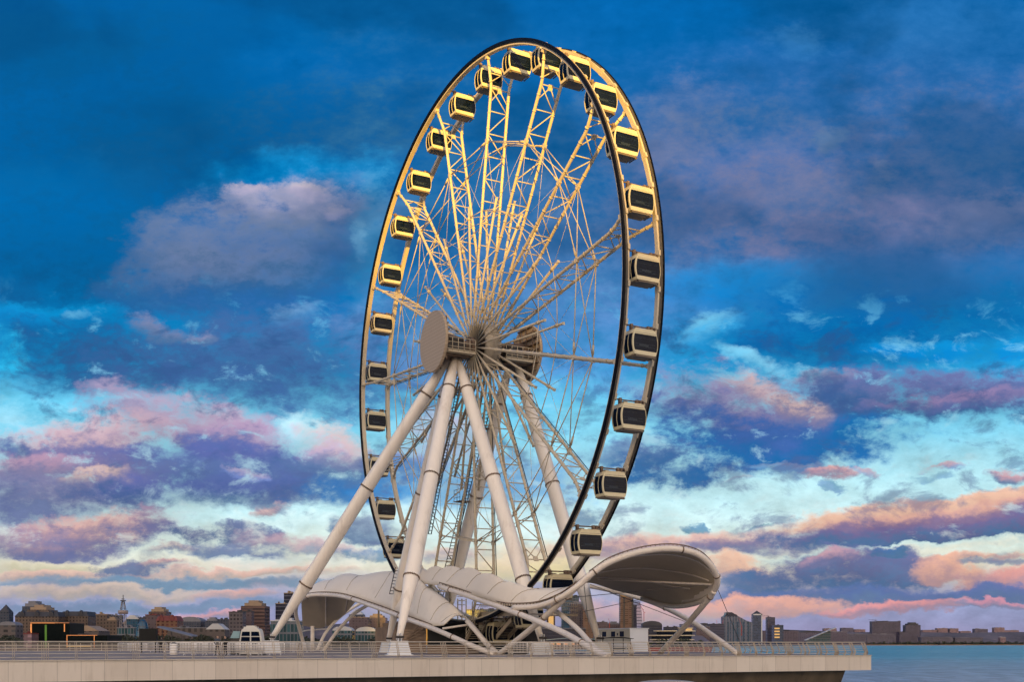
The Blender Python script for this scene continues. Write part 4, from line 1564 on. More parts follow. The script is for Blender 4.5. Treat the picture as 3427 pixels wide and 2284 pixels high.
scn = empty('display_screen', ground(497, 128))
tag(scn, 'black square screen on a plinth at the far side of the pier', 'screen')
b = MB()
b.box(-0.98, 0.98, -0.25, 0.25, 1.28, 2.74)
b.build('screen_panel', M['black'], scn)
b = MB()
b.box(-0.85, -0.75, -0.1, 0.1, 0.0, 1.28).box(0.75, 0.85, -0.1, 0.1, 0.0, 1.28)
b.build('stand', M['dark'], scn)

# ------------------------------------------------------------------ boarding station below the canopy
stn = empty('boarding_station', ground(1600, 112), -A_W + PI / 2)
tag(stn, 'tan steel boarding station with a raised deck, stairs and posts beneath the canopy', 'station')
SI = Matrix.Rotation(-(-A_W + PI / 2), 4, 'Z') @ Matrix.Translation(-stn.location)


def sp_(x, y, d):
    return SI @ at(x, y, d)


def beam(mb, a, b, w, hgt):
    """a bar of rectangular section"""
    d = (b - a)
    dn = d.normalized()
    sd_ = dn.cross(Vector((0, 0, 1))).normalized() * (w / 2)
    up_ = sd_.cross(dn).normalized() * (hgt / 2)
    vs = [a - sd_ - up_, a + sd_ - up_, a + sd_ + up_, a - sd_ + up_, b - sd_ - up_, b + sd_ - up_, b + sd_ + up_, b - sd_ + up_]
    mb.add(vs, [(0, 3, 2, 1), (4, 5, 6, 7), (0, 1, 5, 4), (1, 2, 6, 5), (2, 3, 7, 6), (3, 0, 4, 7)])


D0 = 110
pA, pB2 = sp_(1609, 2056, 112.6), sp_(1757, 2056, 103.4)


def dst(px):
    return 112.6 - (px - 1609) * 9.2 / 148


b = MB()
beam(b, pA, pB2, 0.3, 0.42)
back_off = Vector((0, 5.0, 0))
n_ = (pB2 - pA).normalized()
perp = Vector((-n_.y, n_.x, 0)) * 5.5
if (stn.rotation_euler.to_matrix() @ perp).y < 0:
    perp = -perp
vs = [pA, pB2, pB2 + perp, pA + perp]
vs = [v + Vector((0, 0, 0.05)) for v in vs] + [v - Vector((0, 0, 0.18)) for v in vs]
b.add(vs, [(0, 1, 2, 3), (7, 6, 5, 4), (0, 4, 5, 1), (1, 5, 6, 2), (2, 6, 7, 3), (3, 7, 4, 0)])
b.build('platform_deck', M['tan'], stn)
for x, y1 in ((1611, 2062), (1657, 2062), (1714, 2062), (1762, 2062)):
    p = sp_(x, y1, dst(x))
    q = Vector((p.x, p.y, 0))
    m_ = MB()
    beam(m_, q, p, 0.26, 0.26)
    m_.build('post', M['tan'], stn)
    m_ = MB()
    p2 = p + perp
    beam(m_, Vector((p2.x, p2.y, 0)), p2, 0.22, 0.22)
    m_.build('post', M['tan'], stn)
# stairs down to the left and one flight behind
for (a, c_, wd) in ((sp_(1609, 2056, 112.4), sp_(1560, 2142, 110.0), 1.3), (sp_(1712, 2075, 108), sp_(1655, 2142, 110.5), 1.3)):
    m_ = MB()
    off = perp.normalized() * wd
    beam(m_, a, c_, 0.10, 0.40)
    beam(m_, a + off, c_ + off, 0.10, 0.40)
    for i in range(13):
        p = a.lerp(c_, (i + 0.5) / 13)
        beam(m_, p, p + off, 0.28, 0.04)
    m_.build('stair', M['tan'], stn)
    m_ = MB()
    up_ = Vector((0, 0, 1.0))
    for f in (1.0, 0.55):
        m_.bar(a + up_ * f, c_ + up_ * f, 0.03)
    for i in range(6):
        p = a.lerp(c_, i / 5)
        m_.bar(p, p + up_, 0.03)
    m_.build('handrail', M['white'], stn)
for off in (Vector((0, 0, 0)), perp):
    m_ = MB()
    for zz in (0.4, 0.75, 1.1):
        m_.bar(pA + off + Vector((0, 0, zz)), pB2 + off + Vector((0, 0, zz)), 0.03)
    for i in range(25):
        p = pA.lerp(pB2, i / 24) + off
        m_.bar(p, p + Vector((0, 0, 1.1)), 0.018, 4)
    m_.build('deck_railing', M['white'], stn)
m_ = MB()
a = sp_(1553, 2030, D0)
for i in range(3):
    x = 1532 + 14 * i
    p, q = sp_(x, 2006, D0 + 6), sp_(x, 2150, D0 + 6)
    m_.bar(p, q, 0.07)
m_.tube([sp_(1580, 2052, D0 + 6), sp_(1581, 2018, D0 + 6), sp_(1588, 2008, D0 + 6), sp_(1600, 2006, D0 + 6)], 0.06, 6)
for y in (1998, 2012, 2026):
    m_.bar(sp_(1530, y, D0 + 6), sp_(1557, y, D0 + 6), 0.035)
m_.build('service_frame', M['white'], stn)
m_ = MB()
p0, p1 = sp_(1430, 2088, 114.2), sp_(1560, 2088, 113.0)
vs = [p0, p1, p1 + perp * 0.25, p0 + perp * 0.25]
m_.add(vs + [Vector((v.x, v.y, 0.9)) for v in vs], [(0, 1, 2, 3), (7, 6, 5, 4), (0, 4, 5, 1), (1, 5, 6, 2), (2, 6, 7, 3), (3, 7, 4, 0)])
m_.build('dark_room', M['black'], stn)
m_ = MB()
vs = [p0 + Vector((0, 0, 0)) for p0 in vs]
m_.add([Vector((v.x, v.y, 0.89)) for v in vs] + [Vector((v.x, v.y, 0.0)) for v in vs], [(0, 1, 2, 3), (7, 6, 5, 4), (0, 4, 5, 1), (1, 5, 6, 2), (2, 6, 7, 3), (3, 7, 4, 0)])
m_.build('room_base', M['wood'], stn)
m_ = MB()
p0, p1 = sp_(1590, 2090, 119), sp_(1762, 2090, 113)
vs = [p0, p1, p1 + perp * 0.3, p0 + perp * 0.3]
m_.add(vs + [Vector((v.x, v.y, 0)) for v in vs], [(0, 1, 2, 3), (7, 6, 5, 4), (0, 4, 5, 1), (1, 5, 6, 2), (2, 6, 7, 3), (3, 7, 4, 0)])
m_.build('machine_room', M['dark'], stn)
m_ = MB()
for i in range(9):
    z = 0.15 + 0.28 * i
    a, c_ = sp_(1350, 2150, D0 + 6), sp_(1425, 2150, D0 + 6)
    a.z = c_.z = z
    beam(m_, a, c_, 0.06, 0.2)
for i in range(4):
    a, c_ = sp_(1350 + 12 * i, 2150 - 12 * i, D0 + 5.8), sp_(1424, 2120 - 16 * i, D0 + 5.8)
    m_.bar(a, c_, 0.05)
m_.build('board_screen', M['wood'], stn)
m_ = MB()
for x, w_ in ((1291, 9), (1318, 16)):
    a, c_ = sp_(x, 2055, D0 + 14), sp_(x, 2150, D0 + 14)
    c_.z = 0
    beam(m_, a, c_, w_ / 28, w_ / 28)
m_.build('brown_pillar', M['wood'], stn)

# low drive house under the wheel's far side
mch = empty('drive_house', ground(1340, 135), -A_W)
tag(mch, 'dark drive machinery block on the pier under the bottom of the wheel', 'machinery')
b = MB()
b.box(-3, 3, -2, 2, 0, 3.0)
b.box(-2.2, 2.2, -1.4, 1.4, 3.0, 3.5)
b.build('housing', M['wood'], mch)
b = MB()
for x in (-2.4, 2.4):
    b.bar((x, -1.8, 3.0), (x, -1.8, 6.5), 0.12)
b.bar((-2.4, -1.8, 6.5), (2.4, -1.8, 6.5), 0.1)
b.build('drive_frame', M['tan'], mch)

# ------------------------------------------------------------------ container cabin, counter, shelters
cb_ = empty('container_cabin', ground(2109, 138))
eda = math.atan2(ED.y, ED.x)
cb_.rotation_euler = (0, 0, eda)
tag(cb_, 'white container cabin with three dark windows on its shaded beige side', 'cabin')
mcs = mat('beige_cabin_side', (0.44, 0.38, 0.28), 0.6, var=0.05)
b = MB()
b.box(0, 2.65, 0.02, 7.4, 0.0, 2.85)
b.build('shell', M['box_white'], cb_)
b = MB()
b.box(-0.04, -0.001, 0.02, 7.4, 0.0, 2.85)
b.build('side_wall', mcs, cb_)
b = MB()
b.box(-0.1, 2.75, -0.06, 7.5, 2.86, 2.95)
b.build('roof', M['box_white'], cb_)
for y in (1.3, 3.3, 5.4):
    b = MB()
    b.box(-0.06, -0.035, y, y + 1.0, 1.9, 2.55)
    w = b.build('window', M['glass'], cb_)
    b = MB()
    b.box(-0.065, -0.035, y - 0.06, y - 0.01, 1.85, 2.6).box(-0.065, -0.035, y + 1.01, y + 1.06, 1.85, 2.6)
    b.build('frame', M['white'], w)
b = MB()
b.box(-0.12, -0.05, 2.65, 2.85, 2.05, 2.35)
b.build('lamp', M['dark'], cb_)

cn = empty('sales_counter', ground(2078, 130))
tag(cn, 'low white counter with a dark slotted front before the container cabin', 'counter')
b = MB()
b.box(-3.3, 1.6, -0.4, 0.4, 0.0, 1.05)
b.build('counter_body', M['box_white'], cn)
b = MB()
b.box(-0.9, 0.5, -0.44, -0.402, 0.36, 0.48).box(-0.95, 0.9, -0.43, -0.402, 0.58, 0.66).box(0.62, 0.85, -0.44, -0.402, 0.36, 0.48)
b.build('slots', M['dark'], cn)
b = MB()
b.box(1.05, 1.2, -0.45, -0.41, 0.36, 0.5)
b.build('orange_sign', mat('orange_sign', (0.6, 0.16, 0.03), 0.5), cn)

shl = empty('sun_shelter', ground(2062, 127))
tag(shl, 'low black arched shelter roof on thin posts in front of the container cabin', 'shelter')
b = MB()
n = 12
vs = []
for i in range(n + 1):
    x = -1.9 + 3.8 * i / n
    z = 1.58 + 0.2 * math.cos(PI * x / 3.9) - 0.0
    vs += [(x, -1.1, z), (x, 1.1, z), (x, -1.1, z - 0.10 * math.cos(PI * x / 4.2) - 0.02), (x, 1.1, z - 0.10 * math.cos(PI * x / 4.2) - 0.02)]
fs = []
for i in range(n):
    a, c_ = i * 4, i * 4 + 4
    fs += [(a, c_, c_ + 1, a + 1), (a + 2, a + 3, c_ + 3, c_ + 2), (a, a + 2, c_ + 2, c_), (a + 1, c_ + 1, c_ + 3, a + 3)]
b.add(vs, fs)
b.build('roof', M['black'], shl)
for x in (-1.5, -0.3, 0.8, 1.6):
    b = MB()
    b.box(x - 0.04, x + 0.04, -0.04, 0.04, 0, 1.6)
    b.build('post', M['dark'], shl)

# rounded concrete block in the water close to us
blk = MB()
pts = [(x, -0.25 - 0.0 * x) for x in ()]
q0 = Vector(((2245 - CX) / F * 25, 25.0, 0))
prof_ = []
for i in range(13):
    th = PI * i / 12
    prof_.append((0.78 * math.cos(th), -0.02 + 0.20 * math.sin(th) ** 0.5))
prof_ = [(0.78, -3.4)] + prof_ + [(-0.78, -3.4)]
blk.prism(prof_, 'y', -0.4, 0.6)
bo = blk.build('mooring_block', mat('pale_concrete', (0.42, 0.36, 0.33), 0.6, var=0.1), None, (q0.x, q0.y, 0.0))
tag(bo, 'pale round-shouldered concrete mooring block in the water at the bottom edge', 'mooring block')

# ------------------------------------------------------------------ the city across the bay
GZ = -1.6
ROOF = {'dark': mat('slate_roof', (0.035, 0.035, 0.045), 0.7, nscale=0.05), 'red': mat('red_roof', (0.16, 0.035, 0.035), 0.7, nscale=0.05),
        'grey': mat('grey_roof', (0.16, 0.16, 0.19), 0.7, nscale=0.05), 'tan': mat('tan_roof', (0.28, 0.20, 0.14), 0.7, nscale=0.05), 'pale': mat('pale_roof', (0.42, 0.42, 0.44), 0.6, nscale=0.05)}
FC = {}
M['blackwall'] = mat('black_glass_wall', (0.004, 0.007, 0.008), 0.3, spec=0.06)


def fac(key, far=False):
    kf = key + ('_far' if far else '')
    if kf in FC:
        return FC[kf]
    P = {
     'slate': ((0.09, 0.11, 0.16), (0.03, 0.045, 0.07), 3.4, 3.3, .55, .5),
     'tanapt': ((0.26, 0.18, 0.12), (0.035, 0.03, 0.03), 3.2, 3.2, .42, .52),
     'brown': ((0.24, 0.14, 0.11), (0.04, 0.03, 0.035), 4.0, 3.3, .6, .5),
     'bandbrown': ((0.30, 0.17, 0.125), (0.05, 0.035, 0.04), 500, 3.3, 1, .52),
     'greygrid': ((0.24, 0.21, 0.21), (0.045, 0.04, 0.05), 3.0, 3.4, .62, .55),
     'mauve': ((0.22, 0.16, 0.17), (0.08, 0.06, 0.07), 3.6, 3.2, .5, .5),
     'redroof': ((0.40, 0.20, 0.09), (0.08, 0.03, 0.03), 4.5, 3.4, .5, .6),
     'navy': ((0.045, 0.055, 0.10), (0.015, 0.02, 0.04), 500, 3.6, 1, .6),
     'navyband': ((0.16, 0.18, 0.24), (0.012, 0.015, 0.035), 500, 3.8, 1, .72),
     'glass': ((0.08, 0.14, 0.20), (0.015, 0.055, 0.10), 3.0, 3.8, .85, .85),
     'tealglass': ((0.30, 0.34, 0.36), (0.02, 0.06, 0.075), 2.6, 7.0, .8, .8),
     'ribbed': ((0.30, 0.34, 0.40), (0.02, 0.05, 0.10), 6.5, 3.3, .45, .62),
     'grid': ((0.17, 0.13, 0.13), (0.03, 0.03, 0.045), 3.6, 3.6, .66, .66),
     'raw': ((0.34, 0.19, 0.11), (0.12, 0.07, 0.045), 9.0, 3.5, .8, .45),
     'darkraw': ((0.12, 0.085, 0.095), (0.03, 0.025, 0.035), 4.0, 3.1, .6, .5),
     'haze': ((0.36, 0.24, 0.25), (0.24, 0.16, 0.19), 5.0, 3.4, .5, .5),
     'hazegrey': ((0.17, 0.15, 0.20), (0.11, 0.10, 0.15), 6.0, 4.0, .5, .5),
     'low': ((0.24, 0.20, 0.17), (0.05, 0.05, 0.055), 7.0, 4.5, .55, .5),
     'museum': ((0.22, 0.18, 0.15), (0.05, 0.045, 0.045), 5.0, 9.0, .5, .6),
     'blackglass': ((0.006, 0.010, 0.014), (0.003, 0.012, 0.016), 3.0, 3.6, .8, .8),
    }[key]
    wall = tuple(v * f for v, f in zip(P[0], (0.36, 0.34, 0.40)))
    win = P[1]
    if far:                                    # distance haze put into the far shore's wall and window colours
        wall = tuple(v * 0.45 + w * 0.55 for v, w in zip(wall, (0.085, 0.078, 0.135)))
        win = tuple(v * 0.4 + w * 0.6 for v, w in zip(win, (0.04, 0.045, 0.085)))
    FC[kf] = facade('facade_' + kf, wall, win, *P[2:])
    return FC[kf]


def bldg(label, x0, x1, ytop, Y, key, roof='flat', rc='dark', rot=0.0, dep=None, cat='building', name='city_building', grp='buildings across the bay', extra=None):
    """block whose front fills pixels x0..x1 up to ytop at distance Y"""
    a = at(x0, CY, Y)
    b = at(x1, CY, Y)
    w = b.x - a.x
    hgt = at(0, ytop, Y).z - GZ
    dep = dep or max(10, min(w, 30))
    e = empty(name, (a.x + w / 2, Y, GZ), rot)
    tag(e, label, cat, grp)
    roofh = {'flat': 1.2, 'mansard': min(6, hgt * .22), 'point': min(9, hgt * .25), 'dome': w * .22, 'gable': min(5, hgt * .25), 'step': hgt * .12, 'none': 0.5}[roof]
    hb_ = hgt - roofh
    mb = MB()
    mb.box(-w / 2, w / 2, 0, dep, 0, hb_)
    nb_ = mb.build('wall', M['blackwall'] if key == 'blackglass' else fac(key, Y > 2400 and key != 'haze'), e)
    rm = ROOF[rc]
    mb = MB()
    if roof in ('flat', 'none'):
        mb.box(-w / 2 - .3, w / 2 + .3, -.3, dep + .3, hb_, hb_ + roofh * .6)
        for i in range(3):
            cx_ = random.uniform(-w * .35, w * .35)
            ww = random.uniform(.04, .1) * w
            mb.box(cx_ - ww, cx_ + ww, dep * .3, dep * .6, hb_ + roofh * .6, hb_ + roofh * random.uniform(1.0, 2.4))
    elif roof == 'mansard':
        i_ = min(w * .08, 3)
        vs = [(-w / 2 - .5, -.5, hb_), (w / 2 + .5, -.5, hb_), (w / 2 + .5, dep + .5, hb_), (-w / 2 - .5, dep + .5, hb_), (-w / 2 + i_, i_, hb_ + roofh * .8), (w / 2 - i_, i_, hb_ + roofh * .8), (w / 2 - i_, dep - i_, hb_ + roofh * .8), (-w / 2 + i_, dep - i_, hb_ + roofh * .8)]
        mb.add(vs, [(0, 3, 2, 1), (4, 5, 6, 7), (0, 1, 5, 4), (1, 2, 6, 5), (2, 3, 7, 6), (3, 0, 4, 7)])
        n = max(2, int(w / 14))
        for i in range(n):
            cx_ = -w / 2 + w * (i + .5) / n
            mb.prism([(cx_ - 2.2, hb_ + .01), (cx_ + 2.2, hb_ + .01), (cx_ + 1.6, hb_ + roofh * .7), (cx_, hb_ + roofh), (cx_ - 1.6, hb_ + roofh * .7)], 'y', -.8, 4)
    elif roof == 'point':
        vs = [(-w / 2, 0, hb_), (w / 2, 0, hb_), (w / 2, dep, hb_), (-w / 2, dep, hb_), (0, dep / 2, hb_ + roofh)]
        mb.add(vs, [(0, 1, 4), (1, 2, 4), (2, 3, 4), (3, 0, 4)])
    elif roof == 'gable':
        mb.prism([(-w / 2 - .4, hb_), (w / 2 + .4, hb_), (w * .15, hb_ + roofh), (-w * .15, hb_ + roofh)], 'y', -.4, dep)
    elif roof == 'dome':
        n = 12
        mb.prism([(-w / 2 * math.cos(PI * i / n), hb_ + roofh * math.sin(PI * i / n)) for i in range(n + 1)], 'y', 0.2, dep)
    elif roof == 'step':
        mb.box(-w * .36, w * .36, 1, dep - 1, hb_, hb_ + roofh * .55)
        mb.box(-w * .2, w * .22, 2, dep - 2, hb_ + roofh * .55, hb_ + roofh)
    mb.build('roof', rm, e)
    if extra:
        extra(e, w, hb_, hgt, dep)
    return e


glow = mat('sun_and_shop_glow', (0.5, 0.2, 0.06), 0.5, emit=(1.0, 0.34, 0.10), estr=0.3)  # glow painted as sunlight on hall edges; also lit shop windows
glow_y = mat('sun_and_window_glow', (0.5, 0.3, 0.1), 0.5, emit=(1.0, 0.62, 0.22), estr=0.2)  # glow of lit windows, and painted sunlight on the golden tower
green = mat('green_light', (0.05, 0.14, 0.02), 0.5, emit=(0.22, 0.5, 0.04), estr=0.08)


def part_box(e, name, m, *b):
    mb = MB()
    for q in b:
        mb.box(*q)
    return mb.build(name, m, e)


def px4(u):
    return u / 2.6144


# left group, about 1100 m away
bldg('slate blue tower with a pointed cap at the left edge of the picture', -4, 30, 2024, 1300, 'slate', 'point', 'dark')
bldg('slate blue curved tower block rising behind the long mansard apartments', 74, 134, 2013, 1350, 'slate', 'step', 'grey')
bldg('tan upper block stepping down in front of the slate blue curved tower', 90, 164, 2026, 1280, 'tanapt', 'step', 'tan')
bldg('long tan apartment block with a dark mansard roof, left of the lattice mast', 50, 196, 2045, 1100, 'tanapt', 'mansard', 'dark')
bldg('tan apartment block with a steep dark roof right of the long mansard block', 200, 294, 2044, 1120, 'tanapt', 'mansard', 'dark')
bldg('low pale building with a rounded roof below the pointed slate tower', -6, 52, 2082, 1000, 'low', 'dome', 'grey')
bldg('grey blue block between the tan apartments and the plain tan tower', 294, 322, 2055, 1400, 'slate', 'flat', 'grey')
bldg('plain tan tower block left of the lattice mast', 321, 358, 2055, 1080, 'tanapt', 'flat', 'tan')
bldg('stepped tan block leaning against the plain tan tower', 352, 392, 2066, 1060, 'tanapt', 'step', 'tan')
bldg('blue grey flat block behind the lattice mast', 362, 400, 2059, 1500, 'slate', 'flat', 'grey')
bldg('grey blue building with a teal band just right of the lattice mast', 420, 465, 2061, 1450, 'glass', 'gable', 'pale')
bldg('small dark blue block between the teal banded and the purple building', 462, 488, 2067, 1450, 'slate', 'flat', 'dark')
bldg('brown tower block standing behind the red roofed building', 497, 556, 2033, 1250, 'brown', 'step', 'tan')
bldg('mauve block on the left flank of the red roofed building', 486, 526, 2057, 1150, 'mauve', 'flat', 'red')
bldg('orange walled building with a dark red mansard roof', 523, 593, 2059, 1100, 'redroof', 'mansard', 'red')
bldg('grey blue domed block right of the red roofed building', 597, 672, 2066, 1500, 'slate', 'dome', 'grey')
bldg('grey blue stepped block halfway between the red roof and the brown hotel', 686, 730, 2068, 1500, 'slate', 'step', 'grey')
bldg('dark blue low block beside the grey gridded hotel wing', 728, 768, 2073, 1450, 'slate', 'flat', 'dark')
bldg('grey gridded hotel wing left of the brown banded tower', 766, 812, 2047, 1000, 'greygrid', 'flat', 'dark')
bldg('dark ribbed middle wing between the two hotel towers', 810, 842, 2045, 1030, 'mauve', 'flat', 'dark')
bldg('tall brown hotel tower with horizontal bands and an orange stepped top', 806, 886, 2011, 1060, 'bandbrown', 'step', 'tan')
bldg('flat white roofed teal glass hall behind the foot of the far left wheel leg', 905, 1000, 2076, 800, 'tealglass', 'flat', 'pale')
bldg('tall navy tower with pale bands, its left half, behind the far left wheel leg', 922, 957, 2019, 1100, 'navyband', 'flat', 'tan')
bldg('tall navy tower with pale bands, its taller right half, beside the canopy tip', 950, 984, 1984, 1120, 'navyband', 'flat', 'tan')
bldg('low sand coloured museum with a classical front behind the black glass hall', 226, 330, 2096, 980, 'museum', 'gable', 'tan')
bldg('low brown museum wing with a small attic, left of the brown hotel', 560, 700, 2100, 980, 'museum', 'flat', 'grey')
bldg('low museum pavilion with a pale gable between trees, left of the grey hotel wing', 690, 752, 2089, 960, 'museum', 'gable', 'pale')
bldg('pale low hall with bluish glass below the lattice mast', 392, 450, 2100, 950, 'tealglass', 'flat', 'grey')


def ex_black(e, w, hb_, hgt, dep):  # orange edges glow in place of sunlight falling on them
    part_box(e, 'sun_glow_edge', glow, (-w / 2 - .3, w * .12, -.6, -.31, hb_ + 0.1, hb_ + .5), (w * .12, w / 2, -.6, -.31, hb_ + 0.25, hb_ + .45))
    part_box(e, 'sun_glow_corner', glow, (-w / 2 - .3, -w / 2 + .5, -.5, -.05, hb_ * .35, hb_ - .2))
    part_box(e, 'sun_glow_corner', glow, (w * .36, w * .38, -.5, -.05, hb_ * .66, hb_ - .2))
    part_box(e, 'green_strip', green, (-w * .14, -w * .09, -.3, -.05, 0, hb_ * .94))


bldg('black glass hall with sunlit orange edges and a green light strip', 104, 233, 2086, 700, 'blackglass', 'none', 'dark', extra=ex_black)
bldg('small pink block with a black window at the left side of the black glass hall', 79, 106, 2118, 690, 'haze', 'flat', 'red')


def ex_low(e, w, hb_, hgt, dep):  # edges and columns glow as painted sunlight here too
    part_box(e, 'sun_glow_edge', glow, (-w / 2, w * .25, -.6, -.31, hb_ - 0.1, hb_ + .2))
    part_box(e, 'lit_base', glow_y, (-w / 2, w * .1, -.5, -.05, 0.9, 1.3))
    part_box(e, 'sun_glow_column', glow, (-w / 2, -w / 2 + .3, -.5, -.05, 0.4, hb_), (w * .17, w * .18, -.5, -.05, 0.4, hb_))


bldg('low glazed terminal with sunlit orange edges beside the black glass hall', 224, 360, 2126, 690, 'blackglass', 'none', 'dark', extra=ex_low)

# lattice mast with a round gallery
mp_ = at(412, CY, 1000)
mast = empty('lattice_mast', (mp_.x, 1000, GZ))
tag(mast, 'slender lattice communication mast with a round gallery on the left skyline', 'mast')
def zof(y, Y):
    return at(0, y, Y).z - GZ
b = MB()
for sx in (-1, 1):
    for sy in (-1, 1):
        b.bar((sx * 2.6, sy * 2.6, 0), (sx * 1.9, sy * 1.9, zof(2058, 1000)), 0.4, 5)
        b.bar((sx * 1.9, sy * 1.9, zof(2043, 1000)), (sx * .7, sy * .7, zof(2013, 1000)), 0.35, 5)
for i in range(9):
    z0 = i * zof(2058, 1000) / 9
    z1 = (i + 1) * zof(2058, 1000) / 9
    b.bar((-2.5, -2.5, z0), (2.4, -2.5, z1), .22, 4)
    b.bar((2.5, -2.5, z0), (-2.4, -2.5, z1), .22, 4)
for i in range(5):
    z0 = zof(2043 - i * 6, 1000)
    z1 = zof(2037 - i * 6, 1000)
    b.bar((-1.5, -1.5, z0), (1.4, -1.4, z1), .2, 4)
b.build('lattice', mat('mast_grey', (0.20, 0.18, 0.19), 0.6), mast)
b = MB()
z = zof(2057, 1000)
b.tube([(0, 0, z), (0, 0, z + .2), (0, 0, z + 3.2), (0, 0, z + 3.3)], [3.4, 4.3, 4.3, 3.6], 20)
b.build('gallery', mat('gallery_grey', (0.26, 0.2, 0.19), 0.6), mast)
b = MB()
b.tube([(0, 0, zof(2014, 1000)), (0, 0, zof(2011, 1000))], 2.4, 14).bar((0, 0, zof(2014, 1000)), (0, 0, zof(1993, 1000)), .35, 6)
b.bar((-1.5, 0, zof(2007, 1000)), (1.5, 0, zof(2007, 1000)), .3, 5)
b.build('antenna', M['dark'], mast)

# glass dome and stage roof
dm = at(469, CY, 900)
e = empty('glass_dome', (dm.x, 900, GZ))
tag(e, 'blue grey rounded glass hall beside the black screen', 'building', 'buildings across the bay')
b = MB()
n = 10
hh_ = zof(2075, 900)
b.tube([(0, 6, 0)] + [(0, 6, hh_ * math.sin(PI / 2 * i / n)) for i in range(1, n + 1)], [5.6] + [5.6 * math.cos(PI / 2 * i / n) ** .7 + .05 for i in range(1, n + 1)], 24)
b.build('dome', fac('glass'), e)
dm = at(588, CY, 420)
e = empty('stage_roof', (dm.x, 420, GZ))
tag(e, 'grey sloping stage roof on slim posts right of the black screen', 'shelter')
b = MB()
for i in range(2):
    b.add([(-6.5, -2 + 4 * i, zof(2100, 420)), (6.5, -2 + 4 * i, zof(2131, 420)), (6.5, 2 + 4 * i, zof(2128, 420)), (-6.5, 2 + 4 * i, zof(2097, 420)),
           (-6.5, -2 + 4 * i, zof(2100, 420) - .3), (6.5, -2 + 4 * i, zof(2131, 420) - .3), (6.5, 2 + 4 * i, zof(2128, 420) - .3), (-6.5, 2 + 4 * i, zof(2097, 420) - .3)], [(0, 1, 2, 3), (7, 6, 5, 4), (0, 4, 5, 1), (1, 5, 6, 2), (2, 6, 7, 3), (3, 7, 4, 0)])
b.build('roof', ROOF['grey'], e)
for x in (-5, -1.5, 2, 5.4):
    b = MB()
    b.bar((x, 0, 0), (x, 0, zof(2100 + (x + 6.5) * 2.4, 420) - .35), .12)
    b.build('post', M['dark'], e)

# middle group, seen under and between the canopies
bldg('brown apartment row seen under the lower left canopy', 1168, 1232, 2066, 1300, 'mauve', 'flat', 'tan')
bldg('taller brown block right of the apartment row under the left canopy', 1228, 1290, 2056, 1350, 'mauve', 'step', 'tan')
bldg('grey blue block with a glass pyramid top seen above the left canopy mouth', 1168, 1216, 2036, 1500, 'slate', 'point', 'pale')
bldg('pale arched shopping hall below the left canopy, its left arch', 1112, 1178, 2098, 900, 'tealglass', 'dome', 'pale')
bldg('pale arched shopping hall below the left canopy, its right arch', 1190, 1258, 2100, 900, 'tealglass', 'dome', 'pale')
bldg('dark blue block behind the stairs of the boarding station', 1560, 1660, 2040, 1500, 'glass', 'flat', 'dark')
bldg('navy block behind the deck of the boarding station', 1650, 1740, 2060, 1400, 'navy', 'flat', 'dark')


def ex_gold(e, w, hb_, hgt, dep):  # sunlit tower front, made as a glowing panel
    part_box(e, 'sun_glow_face', glow_y, (-w * .3, w * .3, -.6, -.31, hb_ * .3, hb_ * .92))


bldg('narrow golden lit tower framed by the crossed canopy tubes', 1830, 1858, 2012, 1700, 'brown', 'point', 'tan', extra=ex_gold)
bldg('tall blue glass tower left of the gridded dark tower', 1880, 1938, 1995, 1800, 'glass', 'flat', 'dark')
bldg('rounded dark tower wrapped in a fine grid, right of the blue glass tower', 1908, 1952, 2014, 1700, 'grid', 'dome', 'grey')
bldg('raw brown concrete tower between the gridded tower and the right wheel leg', 1951, 1986, 2030, 1650, 'raw', 'flat', 'tan')
bldg('low blue glazed complex with many slim bays behind the right canopy foot', 1815, 1960, 2102, 1100, 'navy', 'flat', 'grey')
bldg('mauve apartment block right of the right wheel leg', 1996, 2034, 2082, 1900, 'mauve', 'flat', 'grey')
bldg('mauve apartment block with an orange netted corner before the raw tower', 2030, 2078, 2082, 1950, 'mauve', 'step', 'grey')


def ex_raw(e, w, hb_, hgt, dep):
    part_box(e, 'orange_netting', mat('orange_net', (0.42, 0.22, 0.05), .7), (-w / 2 - .2, w * .32, -.4, -.05, hb_ * .93, hb_))
    part_box(e, 'dark_shaft', M['dark'], (-w * .27, -w * .15, -.3, -.05, 0, hb_ * .93), (w * .36, w * .5, -.3, -.05, 0, hb_ * .97))


bldg('tall raw brown tower under construction below the shell canopy', 2076, 2120, 1984, 1900, 'raw', 'flat', 'tan', extra=ex_raw)
# open lattice tower
lt = at(2134, CY, 1900)
e = empty('lattice_tower', (lt.x, 1900, GZ))
tag(e, 'open steel lattice tower frame with a curved side, right of the raw brown tower', 'tower')
b = MB()
htop = zof(2016, 1900)
for i in range(9):
    f = i / 8
    pts = []
    for j in range(9):
        g_ = j / 8
        wdt = 7.4 * (1 - 0.55 * max(0, g_ - .45) ** 2 * 3)
        pts.append((-7 + f * (7 + wdt), 0, htop * g_))
    b.tube(pts, .38, 4)
for j in range(15):
    g_ = j / 14
    wdt = 7.4 * (1 - 0.55 * max(0, g_ - .45) ** 2 * 3)
    b.bar((-7, 0, htop * g_), (wdt, 0, htop * g_), .38, 4)
    b.bar((-7, 12, htop * g_), (wdt, 12, htop * g_), .38, 4)
b.build('frame', mat('navy_steel', (0.05, 0.05, 0.09), .6), e)
b = MB()
b.box(-7, -1.5, 1, 11, 0, htop * .93)
b.build('core', fac('navy'), e)


